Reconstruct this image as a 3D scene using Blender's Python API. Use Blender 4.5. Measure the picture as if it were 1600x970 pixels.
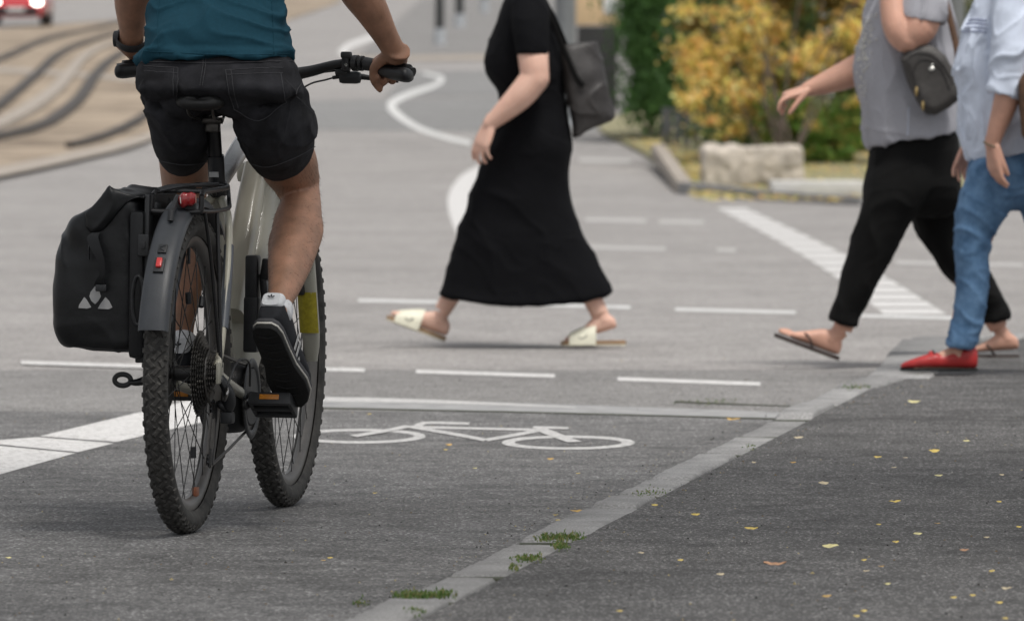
import bpy, bmesh, math, random
import numpy as np
from mathutils import Vector, Matrix
from mathutils.bvhtree import BVHTree

random.seed(7); RNG = np.random.default_rng(7)
R = math.radians
for o in list(bpy.data.objects): bpy.data.objects.remove(o)
SC = bpy.context.scene
COL = SC.collection

# ---------------------------------------------------------------- camera, sky, sun, exposure
F = 11600.0                      # focal length in photo pixels (photo 1600 wide)
CAMZ = 1.0
PITCH = math.atan((485 - 153) / F)
cam = bpy.data.cameras.new('camera'); camo = bpy.data.objects.new('camera', cam); COL.objects.link(camo)
cam.sensor_width = 36; cam.sensor_fit = 'HORIZONTAL'; cam.lens = F * 36 / 1600
cam.clip_start = 0.5; cam.clip_end = 6000
camo.location = (0, 0, CAMZ); camo.rotation_euler = (math.pi / 2 - PITCH, 0, 0)
cam.dof.use_dof = True; cam.dof.focus_distance = 17.5; cam.dof.aperture_fstop = 10.0; cam.dof.aperture_blades = 9
SC.camera = camo
SUN_EL, SUN_AZ = 66, 150         # degrees; azimuth clockwise from +Y (view direction)
w = bpy.data.worlds.new('World'); SC.world = w; w.use_nodes = True
nt = w.node_tree; nt.nodes.clear()
sky = nt.nodes.new('ShaderNodeTexSky'); sky.sky_type = 'NISHITA'; sky.sun_disc = False
sky.sun_elevation = R(SUN_EL); sky.sun_rotation = R(SUN_AZ); sky.air_density = 1.0; sky.dust_density = 3.0; sky.ozone_density = 1.0
hs = nt.nodes.new('ShaderNodeHueSaturation'); hs.inputs['Saturation'].default_value = 0.16
bg = nt.nodes.new('ShaderNodeBackground'); bg.inputs['Strength'].default_value = 0.115
wo = nt.nodes.new('ShaderNodeOutputWorld')
nt.links.new(sky.outputs[0], hs.inputs['Color']); nt.links.new(hs.outputs[0], bg.inputs['Color']); nt.links.new(bg.outputs[0], wo.inputs[0])
sun = bpy.data.lights.new('sun', 'SUN'); sun.energy = 2.1; sun.angle = R(14); sun.color = (1.0, 0.96, 0.9)
suno = bpy.data.objects.new('sun', sun); COL.objects.link(suno)
sd = Vector((math.sin(R(SUN_AZ)) * math.cos(R(SUN_EL)), math.cos(R(SUN_AZ)) * math.cos(R(SUN_EL)), math.sin(R(SUN_EL))))
suno.rotation_euler = sd.to_track_quat('Z', 'Y').to_euler(); suno.location = sd * 60
SC.view_settings.view_transform = 'Standard'; SC.view_settings.look = 'None'
SC.view_settings.exposure = 0.27; SC.view_settings.gamma = 1.0; SC.view_settings.use_curve_mapping = False
SC.render.engine = 'CYCLES'
SC.cycles.use_denoising = True
SC.cycles.max_bounces = 6; SC.cycles.diffuse_bounces = 3; SC.cycles.glossy_bounces = 3; SC.cycles.transparent_max_bounces = 8
SC.cycles.caustics_reflective = False; SC.cycles.caustics_refractive = False

# ---------------------------------------------------------------- pixel rays -> places
CP, SP = math.cos(PITCH), math.sin(PITCH)
def ray(px, py):
    cx = (px - 800) / F; cy = (485 - py) / F
    return Vector((cx, CP + cy * SP, -SP + cy * CP))
def at(px, py, Y):
    d = ray(px, py); t = Y / d.y
    return Vector((d.x * t, Y, CAMZ + d.z * t))
def gz(Y):                       # the street climbs beyond the crossing
    m = 0.0214
    if Y < 60: return 0.0
    if Y < 90: return m / 60 * (Y - 60) ** 2
    if Y < 460: return m / 60 * 900 + m * (Y - 90)
    return m / 60 * 900 + m * 370 + 0.3 * m * (Y - 460)
def on_ground(px, py, off=0.0):
    d = ray(px, py)
    lo, hi = 5.0, 700.0
    fn = lambda Y: CAMZ + d.z / d.y * Y - gz(Y) - off
    for _ in range(60):
        mid = (lo + hi) / 2
        if fn(mid) > 0: lo = mid
        else: hi = mid
    Y = (lo + hi) / 2
    return at(px, py, Y)
# the bicycle's own frame: +Y forward, +X right, origin at the rear tyre's contact
YAW = R(9.8); LEAN = R(0.8)
B0 = on_ground(290, 835)
BM = Matrix.Translation(B0) @ Matrix.Rotation(-YAW, 4, 'Z') @ Matrix.Rotation(LEAN, 4, 'Y')
FW = Vector((math.sin(YAW), math.cos(YAW), 0))
def W(px, py, u):                # point on a pixel's ray whose distance along the bicycle is u
    d = ray(px, py); c = Vector((0, 0, CAMZ))
    t = (u - (c - B0).dot(FW)) / d.dot(FW)
    return c + d * t

# ---------------------------------------------------------------- materials
MATS = {}
def mat(name, base, rough=0.6, var=0.12, scale=30.0, bump=0.0, bscale=200.0, metal=0.0, spec=0.5, sheen=0.0, sub=0.0, stretch=None, coat=0.0, second=None, emit=None):
    m = bpy.data.materials.new(name); m.use_nodes = True; n = m.node_tree.nodes; l = m.node_tree.links
    p = n['Principled BSDF']
    tc = n.new('ShaderNodeTexCoord'); mp = n.new('ShaderNodeMapping')
    l.new(tc.outputs['Object'], mp.inputs['Vector'])
    if stretch: mp.inputs['Scale'].default_value = stretch
    nz = n.new('ShaderNodeTexNoise'); nz.inputs['Scale'].default_value = scale; nz.inputs['Detail'].default_value = 5; nz.inputs['Roughness'].default_value = 0.62
    l.new(mp.outputs[0], nz.inputs['Vector'])
    cr = n.new('ShaderNodeValToRGB'); cr.color_ramp.elements[0].position = 0.3; cr.color_ramp.elements[1].position = 0.7
    c2 = second or [c * (1 + var) for c in base]
    cr.color_ramp.elements[0].color = (*[max(0, c * (1 - var)) for c in base], 1); cr.color_ramp.elements[1].color = (*c2, 1)
    l.new(nz.outputs['Fac'], cr.inputs['Fac']); l.new(cr.outputs['Color'], p.inputs['Base Color'])
    mr = n.new('ShaderNodeMapRange'); mr.inputs['To Min'].default_value = max(0.02, rough - 0.08); mr.inputs['To Max'].default_value = min(1, rough + 0.08)
    l.new(nz.outputs['Fac'], mr.inputs['Value']); l.new(mr.outputs[0], p.inputs['Roughness'])
    p.inputs['Metallic'].default_value = metal; p.inputs['Specular IOR Level'].default_value = spec
    if sheen: p.inputs['Sheen Weight'].default_value = sheen; p.inputs['Sheen Roughness'].default_value = 0.5
    if sub: p.inputs['Subsurface Weight'].default_value = sub; p.inputs['Subsurface Radius'].default_value = (0.012, 0.005, 0.003); p.inputs['Subsurface Scale'].default_value = 0.5
    if coat: p.inputs['Coat Weight'].default_value = coat
    if emit: p.inputs['Emission Color'].default_value = (*emit[:3], 1); p.inputs['Emission Strength'].default_value = emit[3]
    if bump:
        b = n.new('ShaderNodeBump'); b.inputs['Strength'].default_value = bump; b.inputs['Distance'].default_value = 0.004
        nb = n.new('ShaderNodeTexNoise'); nb.inputs['Scale'].default_value = bscale; nb.inputs['Detail'].default_value = 3
        l.new(mp.outputs[0], nb.inputs['Vector']); l.new(nb.outputs['Fac'], b.inputs['Height']); l.new(b.outputs[0], p.inputs['Normal'])
    MATS[name] = m
    return m
def asphalt(name, base, stone, tint=1.0, agg=115.0, big=0.35):
    m = bpy.data.materials.new(name); m.use_nodes = True; n = m.node_tree.nodes; l = m.node_tree.links
    p = n['Principled BSDF']; tc = n.new('ShaderNodeTexCoord')
    vo = n.new('ShaderNodeTexVoronoi'); vo.inputs['Scale'].default_value = agg; mpp = n.new('ShaderNodeMapping'); mpp.inputs['Scale'].default_value = (1, .42, 1); l.new(tc.outputs['Object'], mpp.inputs['Vector']); l.new(mpp.outputs[0], vo.inputs['Vector'])
    sep = n.new('ShaderNodeSeparateColor'); l.new(vo.outputs['Color'], sep.inputs[0])
    cr = n.new('ShaderNodeValToRGB'); e = cr.color_ramp.elements
    e[0].position = 0.0; e[0].color = (*[c * 0.55 for c in base], 1); e[1].position = 1.0; e[1].color = (*stone, 1)
    a = e.new(0.35); a.color = (*base, 1); a = e.new(0.82); a.color = (*[c * 1.35 for c in base], 1); a = e.new(0.94); a.color = (*[s * 0.75 for s in stone], 1)
    l.new(sep.outputs[0], cr.inputs['Fac'])
    n1 = n.new('ShaderNodeTexNoise'); n1.inputs['Scale'].default_value = 0.55; n1.inputs['Detail'].default_value = 7; n1.inputs['Roughness'].default_value = 0.6; l.new(tc.outputs['Object'], n1.inputs['Vector'])
    n2 = n.new('ShaderNodeTexNoise'); n2.inputs['Scale'].default_value = 6; n2.inputs['Detail'].default_value = 6; l.new(tc.outputs['Object'], n2.inputs['Vector'])
    ad = n.new('ShaderNodeMath'); ad.operation = 'ADD'; l.new(n1.outputs['Fac'], ad.inputs[0]); l.new(n2.outputs['Fac'], ad.inputs[1])
    mr = n.new('ShaderNodeMapRange'); mr.inputs['From Min'].default_value = 0.7; mr.inputs['From Max'].default_value = 1.3; mr.inputs['To Min'].default_value = 1 - big; mr.inputs['To Max'].default_value = 1 + big
    l.new(ad.outputs[0], mr.inputs['Value'])
    mx = n.new('ShaderNodeMix'); mx.data_type = 'RGBA'; mx.blend_type = 'MULTIPLY'; mx.inputs['Factor'].default_value = 1
    l.new(cr.outputs['Color'], mx.inputs[6]); l.new(mr.outputs[0], mx.inputs[7]); l.new(mx.outputs[2], p.inputs['Base Color'])
    p.inputs['Roughness'].default_value = 0.82; p.inputs['Specular IOR Level'].default_value = 0.35
    b = n.new('ShaderNodeBump'); b.inputs['Strength'].default_value = 0.75; b.inputs['Distance'].default_value = 0.003
    inv = n.new('ShaderNodeMath'); inv.operation = 'SUBTRACT'; inv.inputs[0].default_value = 1; l.new(vo.outputs['Distance'], inv.inputs[1])
    l.new(inv.outputs[0], b.inputs['Height']); l.new(b.outputs[0], p.inputs['Normal'])
    MATS[name] = m; return m
def attr_leaf(name, rough=0.6):
    m = bpy.data.materials.new(name); m.use_nodes = True; n = m.node_tree.nodes; l = m.node_tree.links
    p = n['Principled BSDF']; a = n.new('ShaderNodeAttribute'); a.attribute_name = 'leafcol'
    l.new(a.outputs['Color'], p.inputs['Base Color']); p.inputs['Roughness'].default_value = rough
    p.inputs['Specular IOR Level'].default_value = 0.3
    t = n.new('ShaderNodeBsdfTranslucent'); l.new(a.outputs['Color'], t.inputs['Color'])
    ms = n.new('ShaderNodeMixShader'); ms.inputs[0].default_value = 0.45
    l.new(p.outputs[0], ms.inputs[1]); l.new(t.outputs[0], ms.inputs[2]); l.new(ms.outputs[0], n['Material Output'].inputs[0])
    MATS[name] = m; return m
def paint(name, base, under, wear=0.45, wscale=60.0):
    m = mat(name, base, 0.7, 0.07, 8.0)
    n = m.node_tree.nodes; l = m.node_tree.links; p = n['Principled BSDF']
    src = p.inputs['Base Color'].links[0].from_socket
    tc = n.new('ShaderNodeTexCoord'); nz = n.new('ShaderNodeTexNoise'); nz.inputs['Scale'].default_value = wscale; nz.inputs['Detail'].default_value = 8; nz.inputs['Roughness'].default_value = 0.75
    l.new(tc.outputs['Object'], nz.inputs['Vector'])
    cr = n.new('ShaderNodeValToRGB'); cr.color_ramp.elements[0].position = 1 - wear - 0.02; cr.color_ramp.elements[1].position = 1 - wear + 0.1
    l.new(nz.outputs['Fac'], cr.inputs['Fac'])
    mx = n.new('ShaderNodeMix'); mx.data_type = 'RGBA'; l.new(cr.outputs['Color'], mx.inputs['Factor']); l.new(src, mx.inputs[6]); mx.inputs[7].default_value = (*under, 1)
    l.new(mx.outputs[2], p.inputs['Base Color'])
    return m

asphalt('road_asphalt', (0.120, 0.118, 0.117), (0.36, 0.355, 0.35), agg=190, big=0.42)
asphalt('old_asphalt', (0.265, 0.252, 0.243), (0.46, 0.44, 0.43), agg=150, big=0.22)
asphalt('shaded_asphalt', (0.19, 0.188, 0.185), (0.4, 0.4, 0.4), agg=100, big=0.15)  # darker asphalt colour carrying the tree shade on the far road
asphalt('sidewalk_asphalt', (0.074, 0.072, 0.071), (0.30, 0.295, 0.29), agg=230, big=0.42)
mat('granite', (0.245, 0.242, 0.239), 0.8, 0.42, 150, 0.7, 200)
def vary(name, lo, hi):
    m = MATS[name]; n = m.node_tree.nodes; l = m.node_tree.links; p = n['Principled BSDF']; src = p.inputs['Base Color'].links[0].from_socket
    oi = n.new('ShaderNodeObjectInfo'); mr = n.new('ShaderNodeMapRange'); mr.inputs['To Min'].default_value = lo; mr.inputs['To Max'].default_value = hi; l.new(oi.outputs['Random'], mr.inputs['Value'])
    n3 = n.new('ShaderNodeTexNoise'); n3.inputs['Scale'].default_value = 7; n3.inputs['Detail'].default_value = 6; tc = n.new('ShaderNodeTexCoord'); l.new(tc.outputs['Object'], n3.inputs['Vector'])
    m2 = n.new('ShaderNodeMapRange'); m2.inputs['From Min'].default_value = .3; m2.inputs['From Max'].default_value = .7; m2.inputs['To Min'].default_value = .78; m2.inputs['To Max'].default_value = 1.2; l.new(n3.outputs['Fac'], m2.inputs['Value'])
    mu = n.new('ShaderNodeMath'); mu.operation = 'MULTIPLY'; l.new(mr.outputs[0], mu.inputs[0]); l.new(m2.outputs[0], mu.inputs[1])
    mx = n.new('ShaderNodeMix'); mx.data_type = 'RGBA'; mx.blend_type = 'MULTIPLY'; mx.inputs['Factor'].default_value = 1; l.new(src, mx.inputs[6]); l.new(mu.outputs[0], mx.inputs[7]); l.new(mx.outputs[2], p.inputs['Base Color'])
vary('granite', .85, 1.2)
mat('concrete', (0.55, 0.54, 0.52), 0.85, 0.12, 12, 0.3, 60)
mat('gutter', (0.30, 0.30, 0.30), 0.85, 0.25, 9, 0.3, 60)
paint('white_paint', (0.64, 0.63, 0.62), (0.28, 0.27, 0.26), 0.48, 55)
paint('worn_paint', (0.56, 0.55, 0.54), (0.2, 0.2, 0.2), 0.49, 70)
paint('faded_paint', (0.46, 0.45, 0.44), (0.33, 0.31, 0.30), 0.5, 30)
paint('old_paint', (0.62, 0.62, 0.61), (0.28, 0.28, 0.27), 0.46, 20)
mat('crack_dirt', (0.05, 0.055, 0.035), 0.95, 0.5, 80)
mat('track_gravel', (0.22, 0.165, 0.115), 0.95, 0.45, 0.7, 0.8, 12, second=(0.45, 0.365, 0.275))
mat('rail_steel', (0.05, 0.042, 0.036), 0.6, 0.3, 6)
mat('rail_concrete', (0.33, 0.29, 0.25), 0.9, 0.2, 3)
mat('dry_soil', (0.36, 0.30, 0.20), 0.95, 0.4, 2.5, 0.6, 20, second=(0.26, 0.26, 0.13))
mat('limestone', (0.47, 0.42, 0.36), 0.9, 0.35, 6, 0.8, 14)
mat('skin_tan', (0.36, 0.198, 0.126), 0.5, 0.22, 26, 0.22, 300, sub=0.12, second=(0.44, 0.232, 0.150))
mat('skin_pale', (0.76, 0.46, 0.355), 0.5, 0.12, 14, 0.1, 300, sub=0.12, second=(0.76, 0.49, 0.385))
mat('skin_warm', (0.60, 0.335, 0.245), 0.5, 0.12, 14, 0.1, 300, sub=0.12)
mat('teal_jersey', (0.016, 0.062, 0.091), 0.9, 0.10, 120, 0.15, 900, spec=0.12)
mat('black_denim', (0.0245, 0.0245, 0.028), 0.92, 0.55, 18, 0.35, 1500, spec=0.25)
mat('denim_stitch', (0.05, 0.05, 0.055), 0.9, 0.4, 300)
mat('black_knit', (0.0048, 0.005, 0.0062), 0.9, 0.2, 60, 0.2, 900, spec=0.12)
mat('black_twill', (0.0042, 0.0042, 0.0042), 0.9, 0.2, 60, 0.2, 900, spec=0.2)
mat('grey_linen', (0.38, 0.38, 0.415), 0.9, 0.10, 90, 0.2, 900, stretch=(1, 1, 4), spec=0.15)
mat('pale_blue_cotton', (0.62, 0.68, 0.80), 0.9, 0.07, 30, 0.15, 900, spec=0.15)
mat('blue_denim', (0.075, 0.165, 0.31), 0.85, 0.35, 14, 0.2, 1200, second=(0.16, 0.28, 0.45), spec=0.15)
mat('red_leather', (0.40, 0.026, 0.026), 0.42, 0.15, 40, 0.1, 300)
mat('cream_leather', (0.74, 0.72, 0.58), 0.5, 0.08, 30)
mat('cork', (0.30, 0.18, 0.09), 0.85, 0.3, 120)
mat('pale_rubber', (0.55, 0.50, 0.40), 0.8, 0.1, 40)
mat('brown_rubber', (0.05, 0.035, 0.03), 0.6, 0.2, 40)
mat('charcoal_leather', (0.028, 0.025, 0.024), 0.5, 0.25, 70, 0.3, 400)
mat('grey_leather', (0.045, 0.041, 0.038), 0.5, 0.2, 60, 0.3, 500)
mat('brown_leather', (0.10, 0.05, 0.025), 0.5, 0.3, 40, 0.2, 300)
mat('tyre_rubber', (0.030, 0.029, 0.027), 0.85, 0.35, 30, 0.2, 300, second=(0.066, 0.063, 0.058))
mat('tread_dusty', (0.036, 0.034, 0.032), 0.9, 0.4, 60, second=(0.085, 0.081, 0.075))
mat('black_metal', (0.012, 0.012, 0.013), 0.38, 0.3, 60)
mat('black_plastic', (0.016, 0.017, 0.019), 0.48, 0.2, 60, 0.1, 500)
mat('fender_plastic', (0.040, 0.044, 0.050), 0.42, 0.14, 26, 0.06, 300)
mat('rim_dark', (0.09, 0.085, 0.08), 0.45, 0.25, 25)
mat('steel', (0.35, 0.34, 0.33), 0.35, 0.15, 80, metal=1.0)
mat('dark_steel', (0.10, 0.095, 0.09), 0.4, 0.3, 80, metal=0.9)
mat('spoke_steel', (0.03, 0.03, 0.03), 0.35, 0.1, 80, metal=0.4)
mat('beige_frame', (0.46, 0.44, 0.36), 0.32, 0.06, 12, coat=0.3)
mat('silver_frame', (0.58, 0.60, 0.60), 0.28, 0.05, 12, coat=0.3)
mat('greige_frame', (0.36, 0.35, 0.295), 0.4, 0.06, 10, coat=0.15)
mat('grey_frame', (0.09, 0.10, 0.115), 0.4, 0.06, 10)
mat('tarpaulin', (0.0065, 0.007, 0.008), 0.42, 0.25, 18, 0.18, 60, spec=0.35)
mat('reflective_grey', (0.36, 0.36, 0.36), 0.5, 0.06, 40)
mat('red_lens', (0.26, 0.006, 0.008), 0.12, 0.25, 90, coat=0.6)
mat('red_reflector', (0.62, 0.05, 0.05), 0.25, 0.1, 90)
mat('orange_reflector', (0.55, 0.20, 0.015), 0.3, 0.2, 160)
mat('yellow_sticker', (0.36, 0.30, 0.02), 0.5, 0.25, 90)
mat('white_sock', (0.72, 0.73, 0.75), 0.9, 0.06, 200, 0.2, 900)
mat('white_rubber', (0.60, 0.58, 0.53), 0.7, 0.1, 80)
mat('shoe_suede', (0.012, 0.013, 0.017), 0.85, 0.25, 90)
mat('shoe_sole', (0.010, 0.010, 0.010), 0.85, 0.4, 60, 0.5, 240)
mat('shoe_grey', (0.06, 0.06, 0.065), 0.85, 0.2, 90)
mat('ink', (0.015, 0.018, 0.025), 0.8, 0.1, 90)
mat('bright_metal', (0.75, 0.74, 0.70), 0.25, 0.1, 90, metal=0.8)
mat('car_red', (0.42, 0.015, 0.02), 0.2, 0.05, 4, coat=0.6)
mat('car_glass', (0.02, 0.025, 0.03), 0.06, 0.05, 4)
mat('car_dark', (0.015, 0.015, 0.017), 0.5, 0.1, 9)
mat('headlamp', (0.9, 0.9, 0.9), 0.3, 0.0, 9, emit=(1, 0.95, 0.85, 7))
mat('plate_white', (0.7, 0.7, 0.68), 0.5, 0.03, 9)
mat('pole_grey', (0.17, 0.18, 0.19), 0.5, 0.12, 5)
mat('pole_light', (0.40, 0.42, 0.44), 0.5, 0.12, 5)
mat('bollard_dark', (0.03, 0.032, 0.032), 0.6, 0.2, 5)
mat('tan_board', (0.62, 0.45, 0.27), 0.7, 0.08, 3)
mat('white_board', (0.75, 0.76, 0.78), 0.5, 0.03, 3)
mat('black_board', (0.018, 0.018, 0.018), 0.7, 0.1, 3)
mat('bin_grey', (0.085, 0.088, 0.092), 0.7, 0.2, 5)
mat('bark', (0.08, 0.06, 0.045), 0.9, 0.3, 20, 0.5, 40)
mat('hair_brown', (0.05, 0.028, 0.016), 0.5, 0.3, 60, stretch=(6, 6, 1))
mat('eye_dark', (0.02, 0.015, 0.01), 0.15, 0.1, 60)
mat('red_brick', (0.25, 0.10, 0.07), 0.9, 0.2, 8)
attr_leaf('leafage')

# ---------------------------------------------------------------- mesh kit
def V(*a): return np.array(a, float)
def catmull(P, sub):
    P = np.asarray(P, float)
    if sub <= 1 or len(P) < 3: return P
    out = []
    n = len(P)
    for i in range(n - 1):
        p0 = P[i - 1] if i > 0 else 2 * P[0] - P[1]
        p1, p2 = P[i], P[i + 1]
        p3 = P[i + 2] if i + 2 < n else 2 * P[-1] - P[-2]
        for k in range(sub):
            t = k / sub
            out.append(0.5 * (2 * p1 + (p2 - p0) * t + (2 * p0 - 5 * p1 + 4 * p2 - p3) * t * t + (3 * p1 - p0 - 3 * p2 + p3) * t ** 3))
    out.append(P[-1])
    return np.array(out)
class G:
    def __init__(s): s.v = []; s.f = []; s.n = 0
    def add(s, vs, fs):
        b = s.n
        s.v.extend([tuple(map(float, x)) for x in vs]); s.f.extend([tuple(b + i for i in f) for f in fs]); s.n += len(vs)
        return s
    def rings(s, rings, cap=True, closed=False):
        m = len(rings[0]); n = len(rings)
        vs = [p for r in rings for p in r]; fs = []
        for i in range(n if closed else n - 1):
            a, b = i * m, ((i + 1) % n) * m
            for j in range(m):
                k = (j + 1) % m
                fs.append((a + j, a + k, b + k, b + j))
        if cap and not closed:
            fs.append(tuple(range(m))[::-1]); fs.append(tuple((n - 1) * m + j for j in range(m)))
        return s.add(vs, fs)
    def loft(s, rows, n=24, sub=3, p=2.0, cap=True, sag=None):
        """rows: (centre, axis a, axis b) -> superellipse rings, smoothly joined"""
        A = np.array([[*r[0], *r[1], *r[2]] for r in rows], float); A = catmull(A, sub)
        th = np.linspace(0, 2 * math.pi, n, endpoint=False); c, q = np.cos(th), np.sin(th)
        cc = np.sign(c) * np.abs(c) ** (2 / p); qq = np.sign(q) * np.abs(q) ** (2 / p)
        rr = []
        for a in A:
            rr.append(a[None, :3] + cc[:, None] * a[None, 3:6] + qq[:, None] * a[None, 6:9])
        return s.rings(rr, cap)
    def tube(s, pts, rad, n=14, sub=4, ref=None, rnd=False, cap=True):
        pts = np.array([list(p) for p in pts], float); rad = np.array(rad, float)
        if rad.ndim == 0: rad = np.full(len(pts), float(rad))
        if rad.ndim == 1: rad = np.stack([rad, rad], 1)
        D = catmull(np.concatenate([pts, rad], 1), sub); P, Q = D[:, :3], np.maximum(D[:, 3:], 1e-5)
        T = np.gradient(P, axis=0); T /= np.maximum(np.linalg.norm(T, axis=1)[:, None], 1e-9)
        if ref is None: ref = V(0, 0, 1) if abs(T[0][2]) < 0.9 else V(0, 1, 0)
        N = np.array(list(ref), float); th = np.linspace(0, 2 * math.pi, n, endpoint=False); c, q = np.cos(th)[:, None], np.sin(th)[:, None]
        fr = []
        for i in range(len(P)):
            N = N - T[i] * N.dot(T[i]); N /= max(np.linalg.norm(N), 1e-9); fr.append((N.copy(), np.cross(T[i], N)))
        rr = []
        def ring(i, cpos, k): rr.append(cpos[None] + c * fr[i][0][None] * Q[i][0] * k + q * fr[i][1][None] * Q[i][1] * k)
        if rnd:
            for a in (75, 50, 25): ring(0, P[0] - T[0] * Q[0].mean() * math.sin(R(a)), math.cos(R(a)))
        for i in range(len(P)): ring(i, P[i], 1)
        if rnd:
            for a in (25, 50, 75): ring(len(P) - 1, P[-1] + T[-1] * Q[-1].mean() * math.sin(R(a)), math.cos(R(a)))
        return s.rings(rr, cap)
    def ball(s, c, r, n=16):
        c = V(*c); r = V(*r) if hasattr(r, '__len__') else V(r, r, r)
        rr = []
        for a in np.linspace(-85, 85, n // 2 + 1):
            th = np.linspace(0, 2 * math.pi, n, endpoint=False)
            rr.append(np.stack([c[0] + r[0] * math.cos(R(a)) * np.cos(th), c[1] + r[1] * math.cos(R(a)) * np.sin(th), np.full(n, c[2] + r[2] * math.sin(R(a)))], 1))
        return s.rings(rr)
    def box(s, c, size, M=None, bev=0.0):
        bm = bmesh.new(); bmesh.ops.create_cube(bm, size=1)
        for v in bm.verts: v.co = Vector((v.co.x * size[0], v.co.y * size[1], v.co.z * size[2]))
        if bev: bmesh.ops.bevel(bm, geom=bm.edges[:], offset=bev, segments=2, affect='EDGES', profile=0.6)
        bm.verts.ensure_lookup_table()
        vs = []
        for v in bm.verts:
            q = (M @ v.co) if M is not None else v.co
            vs.append((q[0] + c[0], q[1] + c[1], q[2] + c[2]))
        s.add(vs, [[v.index for v in f.verts] for f in bm.faces]); bm.free(); return s
    def lathe(s, prof, c=(0, 0, 0), n=48, closed=False):
        """profile (x, r) turned about the X axis through c"""
        rr = []
        for k in range(n):
            a = 2 * math.pi * k / n
            rr.append([(c[0] + x, c[1] + r * math.cos(a), c[2] + r * math.sin(a)) for x, r in prof])
        m = len(prof); vs = [p for r in rr for p in r]; fs = []
        for k in range(n):
            a, b = k * m, ((k + 1) % n) * m
            for j in range(m if closed else m - 1):
                q = (j + 1) % m
                fs.append((a + j, b + j, b + q, a + q))
        return s.add(vs, fs)
    def prism(s, poly, axis_vec, inset=0.0):
        """closed 3D polygon extruded by a vector"""
        P = np.array([list(p) for p in poly], float); A = V(*axis_vec); ctr = P.mean(0)
        if inset:
            L = np.linalg.norm(A); d = A / L; k = inset
            sh = lambda q, t: ctr + (q - ctr) * t
            r0 = [sh(q, 1 - 1.2 * k / max(1e-6, np.linalg.norm(q - ctr))) for q in P]
            return s.rings([r0, [q + d * k * 0.7 for q in P], [q + A - d * k * 0.7 for q in P], [q + A for q in r0]])
        return s.rings([list(P), [q + A for q in P]])
def mesh_from(g, name='m'):
    me = bpy.data.meshes.new(name); me.from_pydata(g.v, [], g.f); me.update()
    bm = bmesh.new(); bm.from_mesh(me); bmesh.ops.recalc_face_normals(bm, faces=bm.faces); bm.to_mesh(me); bm.free()
    return me
def smooth(me, angle=None):
    me.polygons.foreach_set('use_smooth', [True] * len(me.polygons))
    if angle is not None:
        try: me.set_sharp_from_angle(angle=R(angle))
        except Exception: pass
    me.update(); return me
def fuse(g, voxel=0.005, it=6, fac=0.5):
    """one continuous skin over overlapping solids"""
    me = mesh_from(g); o = bpy.data.objects.new('tmp', me); COL.objects.link(o)
    m = o.modifiers.new('r', 'REMESH'); m.mode = 'VOXEL'; m.voxel_size = voxel
    if it: q = o.modifiers.new('s', 'SMOOTH'); q.factor = fac; q.iterations = it
    bpy.context.view_layer.update()
    dg = bpy.context.evaluated_depsgraph_get()
    out = bpy.data.meshes.new_from_object(o.evaluated_get(dg))
    bpy.data.objects.remove(o); bpy.data.meshes.remove(me)
    return smooth(out)
PERM = RNG.random((64, 64, 64))
def vnoise(p):
    i = np.floor(p).astype(int); f = p - i; f = f * f * (3 - 2 * f)
    def g(a, b, c): return PERM[(i[:, 0] + a) % 64, (i[:, 1] + b) % 64, (i[:, 2] + c) % 64]
    x, y, z = f[:, 0], f[:, 1], f[:, 2]
    l = lambda a, b, t: a + (b - a) * t
    return l(l(l(g(0, 0, 0), g(1, 0, 0), x), l(g(0, 1, 0), g(1, 1, 0), x), y), l(l(g(0, 0, 1), g(1, 0, 1), x), l(g(0, 1, 1), g(1, 1, 1), x), y), z) * 2 - 1
def co_of(me):
    a = np.empty(len(me.vertices) * 3); me.vertices.foreach_get('co', a); return a.reshape(-1, 3)
def no_of(me):
    a = np.empty(len(me.vertices) * 3); me.vertices.foreach_get('normal', a); return a.reshape(-1, 3)
def push(me, fn):
    """move every vertex along its normal by fn(coords)"""
    c, n = co_of(me), no_of(me); c2 = c + n * fn(c)[:, None]
    me.vertices.foreach_set('co', c2.ravel()); me.update(); return me
def folds(amp, sx, sy, sz, warp=0.03, tilt=(0, 0)):
    def fn(c):
        q = c + warp * np.stack([vnoise(c * 9 + k * 17.3) for k in range(3)], 1)
        zz = q[:, 2] + tilt[0] * q[:, 0] + tilt[1] * q[:, 1]
        a = vnoise(np.stack([q[:, 0] * sx, q[:, 1] * sy, zz * sz], 1) + 5.1)
        b = vnoise(np.stack([q[:, 0] * sx * 2.1, q[:, 1] * sy * 2.1, zz * sz * 2.1], 1) + 31.7)
        return amp * (1.5 * (1 - np.abs(a)) ** 6 - 0.45 + 0.5 * b + 0.6 * a)
    return fn
def empty(name, loc, label=None, cat=None, group=None, M=None):
    o = bpy.data.objects.new(name, None); COL.objects.link(o); o.empty_display_size = 0.1
    if M is not None: o.matrix_world = M
    else: o.location = loc
    tag(o, label, cat, group); return o
def tag(o, label=None, cat=None, group=None, kind=None):
    if label: o['label'] = label
    if cat: o['category'] = cat
    if group: o['group'] = group
    if kind: o['kind'] = kind
    return o
def obj(name, g, m, parent=None, ang=40, local=False, sm=True):
    """one mesh object; g in world metres unless local, shifted into its parent's frame"""
    me = mesh_from(g, name) if isinstance(g, G) else g
    me.name = name
    if isinstance(g, G):
        if sm: smooth(me, ang)
    if parent is not None and not local:
        root = parent
        off = Vector((0, 0, 0))
        while root is not None: off += root.location; root = root.parent
        me.transform(Matrix.Translation(-off))
    o = bpy.data.objects.new(name, me); COL.objects.link(o)
    if parent is not None: o.parent = parent
    me.materials.clear(); me.materials.append(MATS[m] if isinstance(m, str) else m)
    return o
def bvh_of(me): return BVHTree.FromPolygons([v.co.copy() for v in me.vertices], [list(p.vertices) for p in me.polygons])
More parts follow.
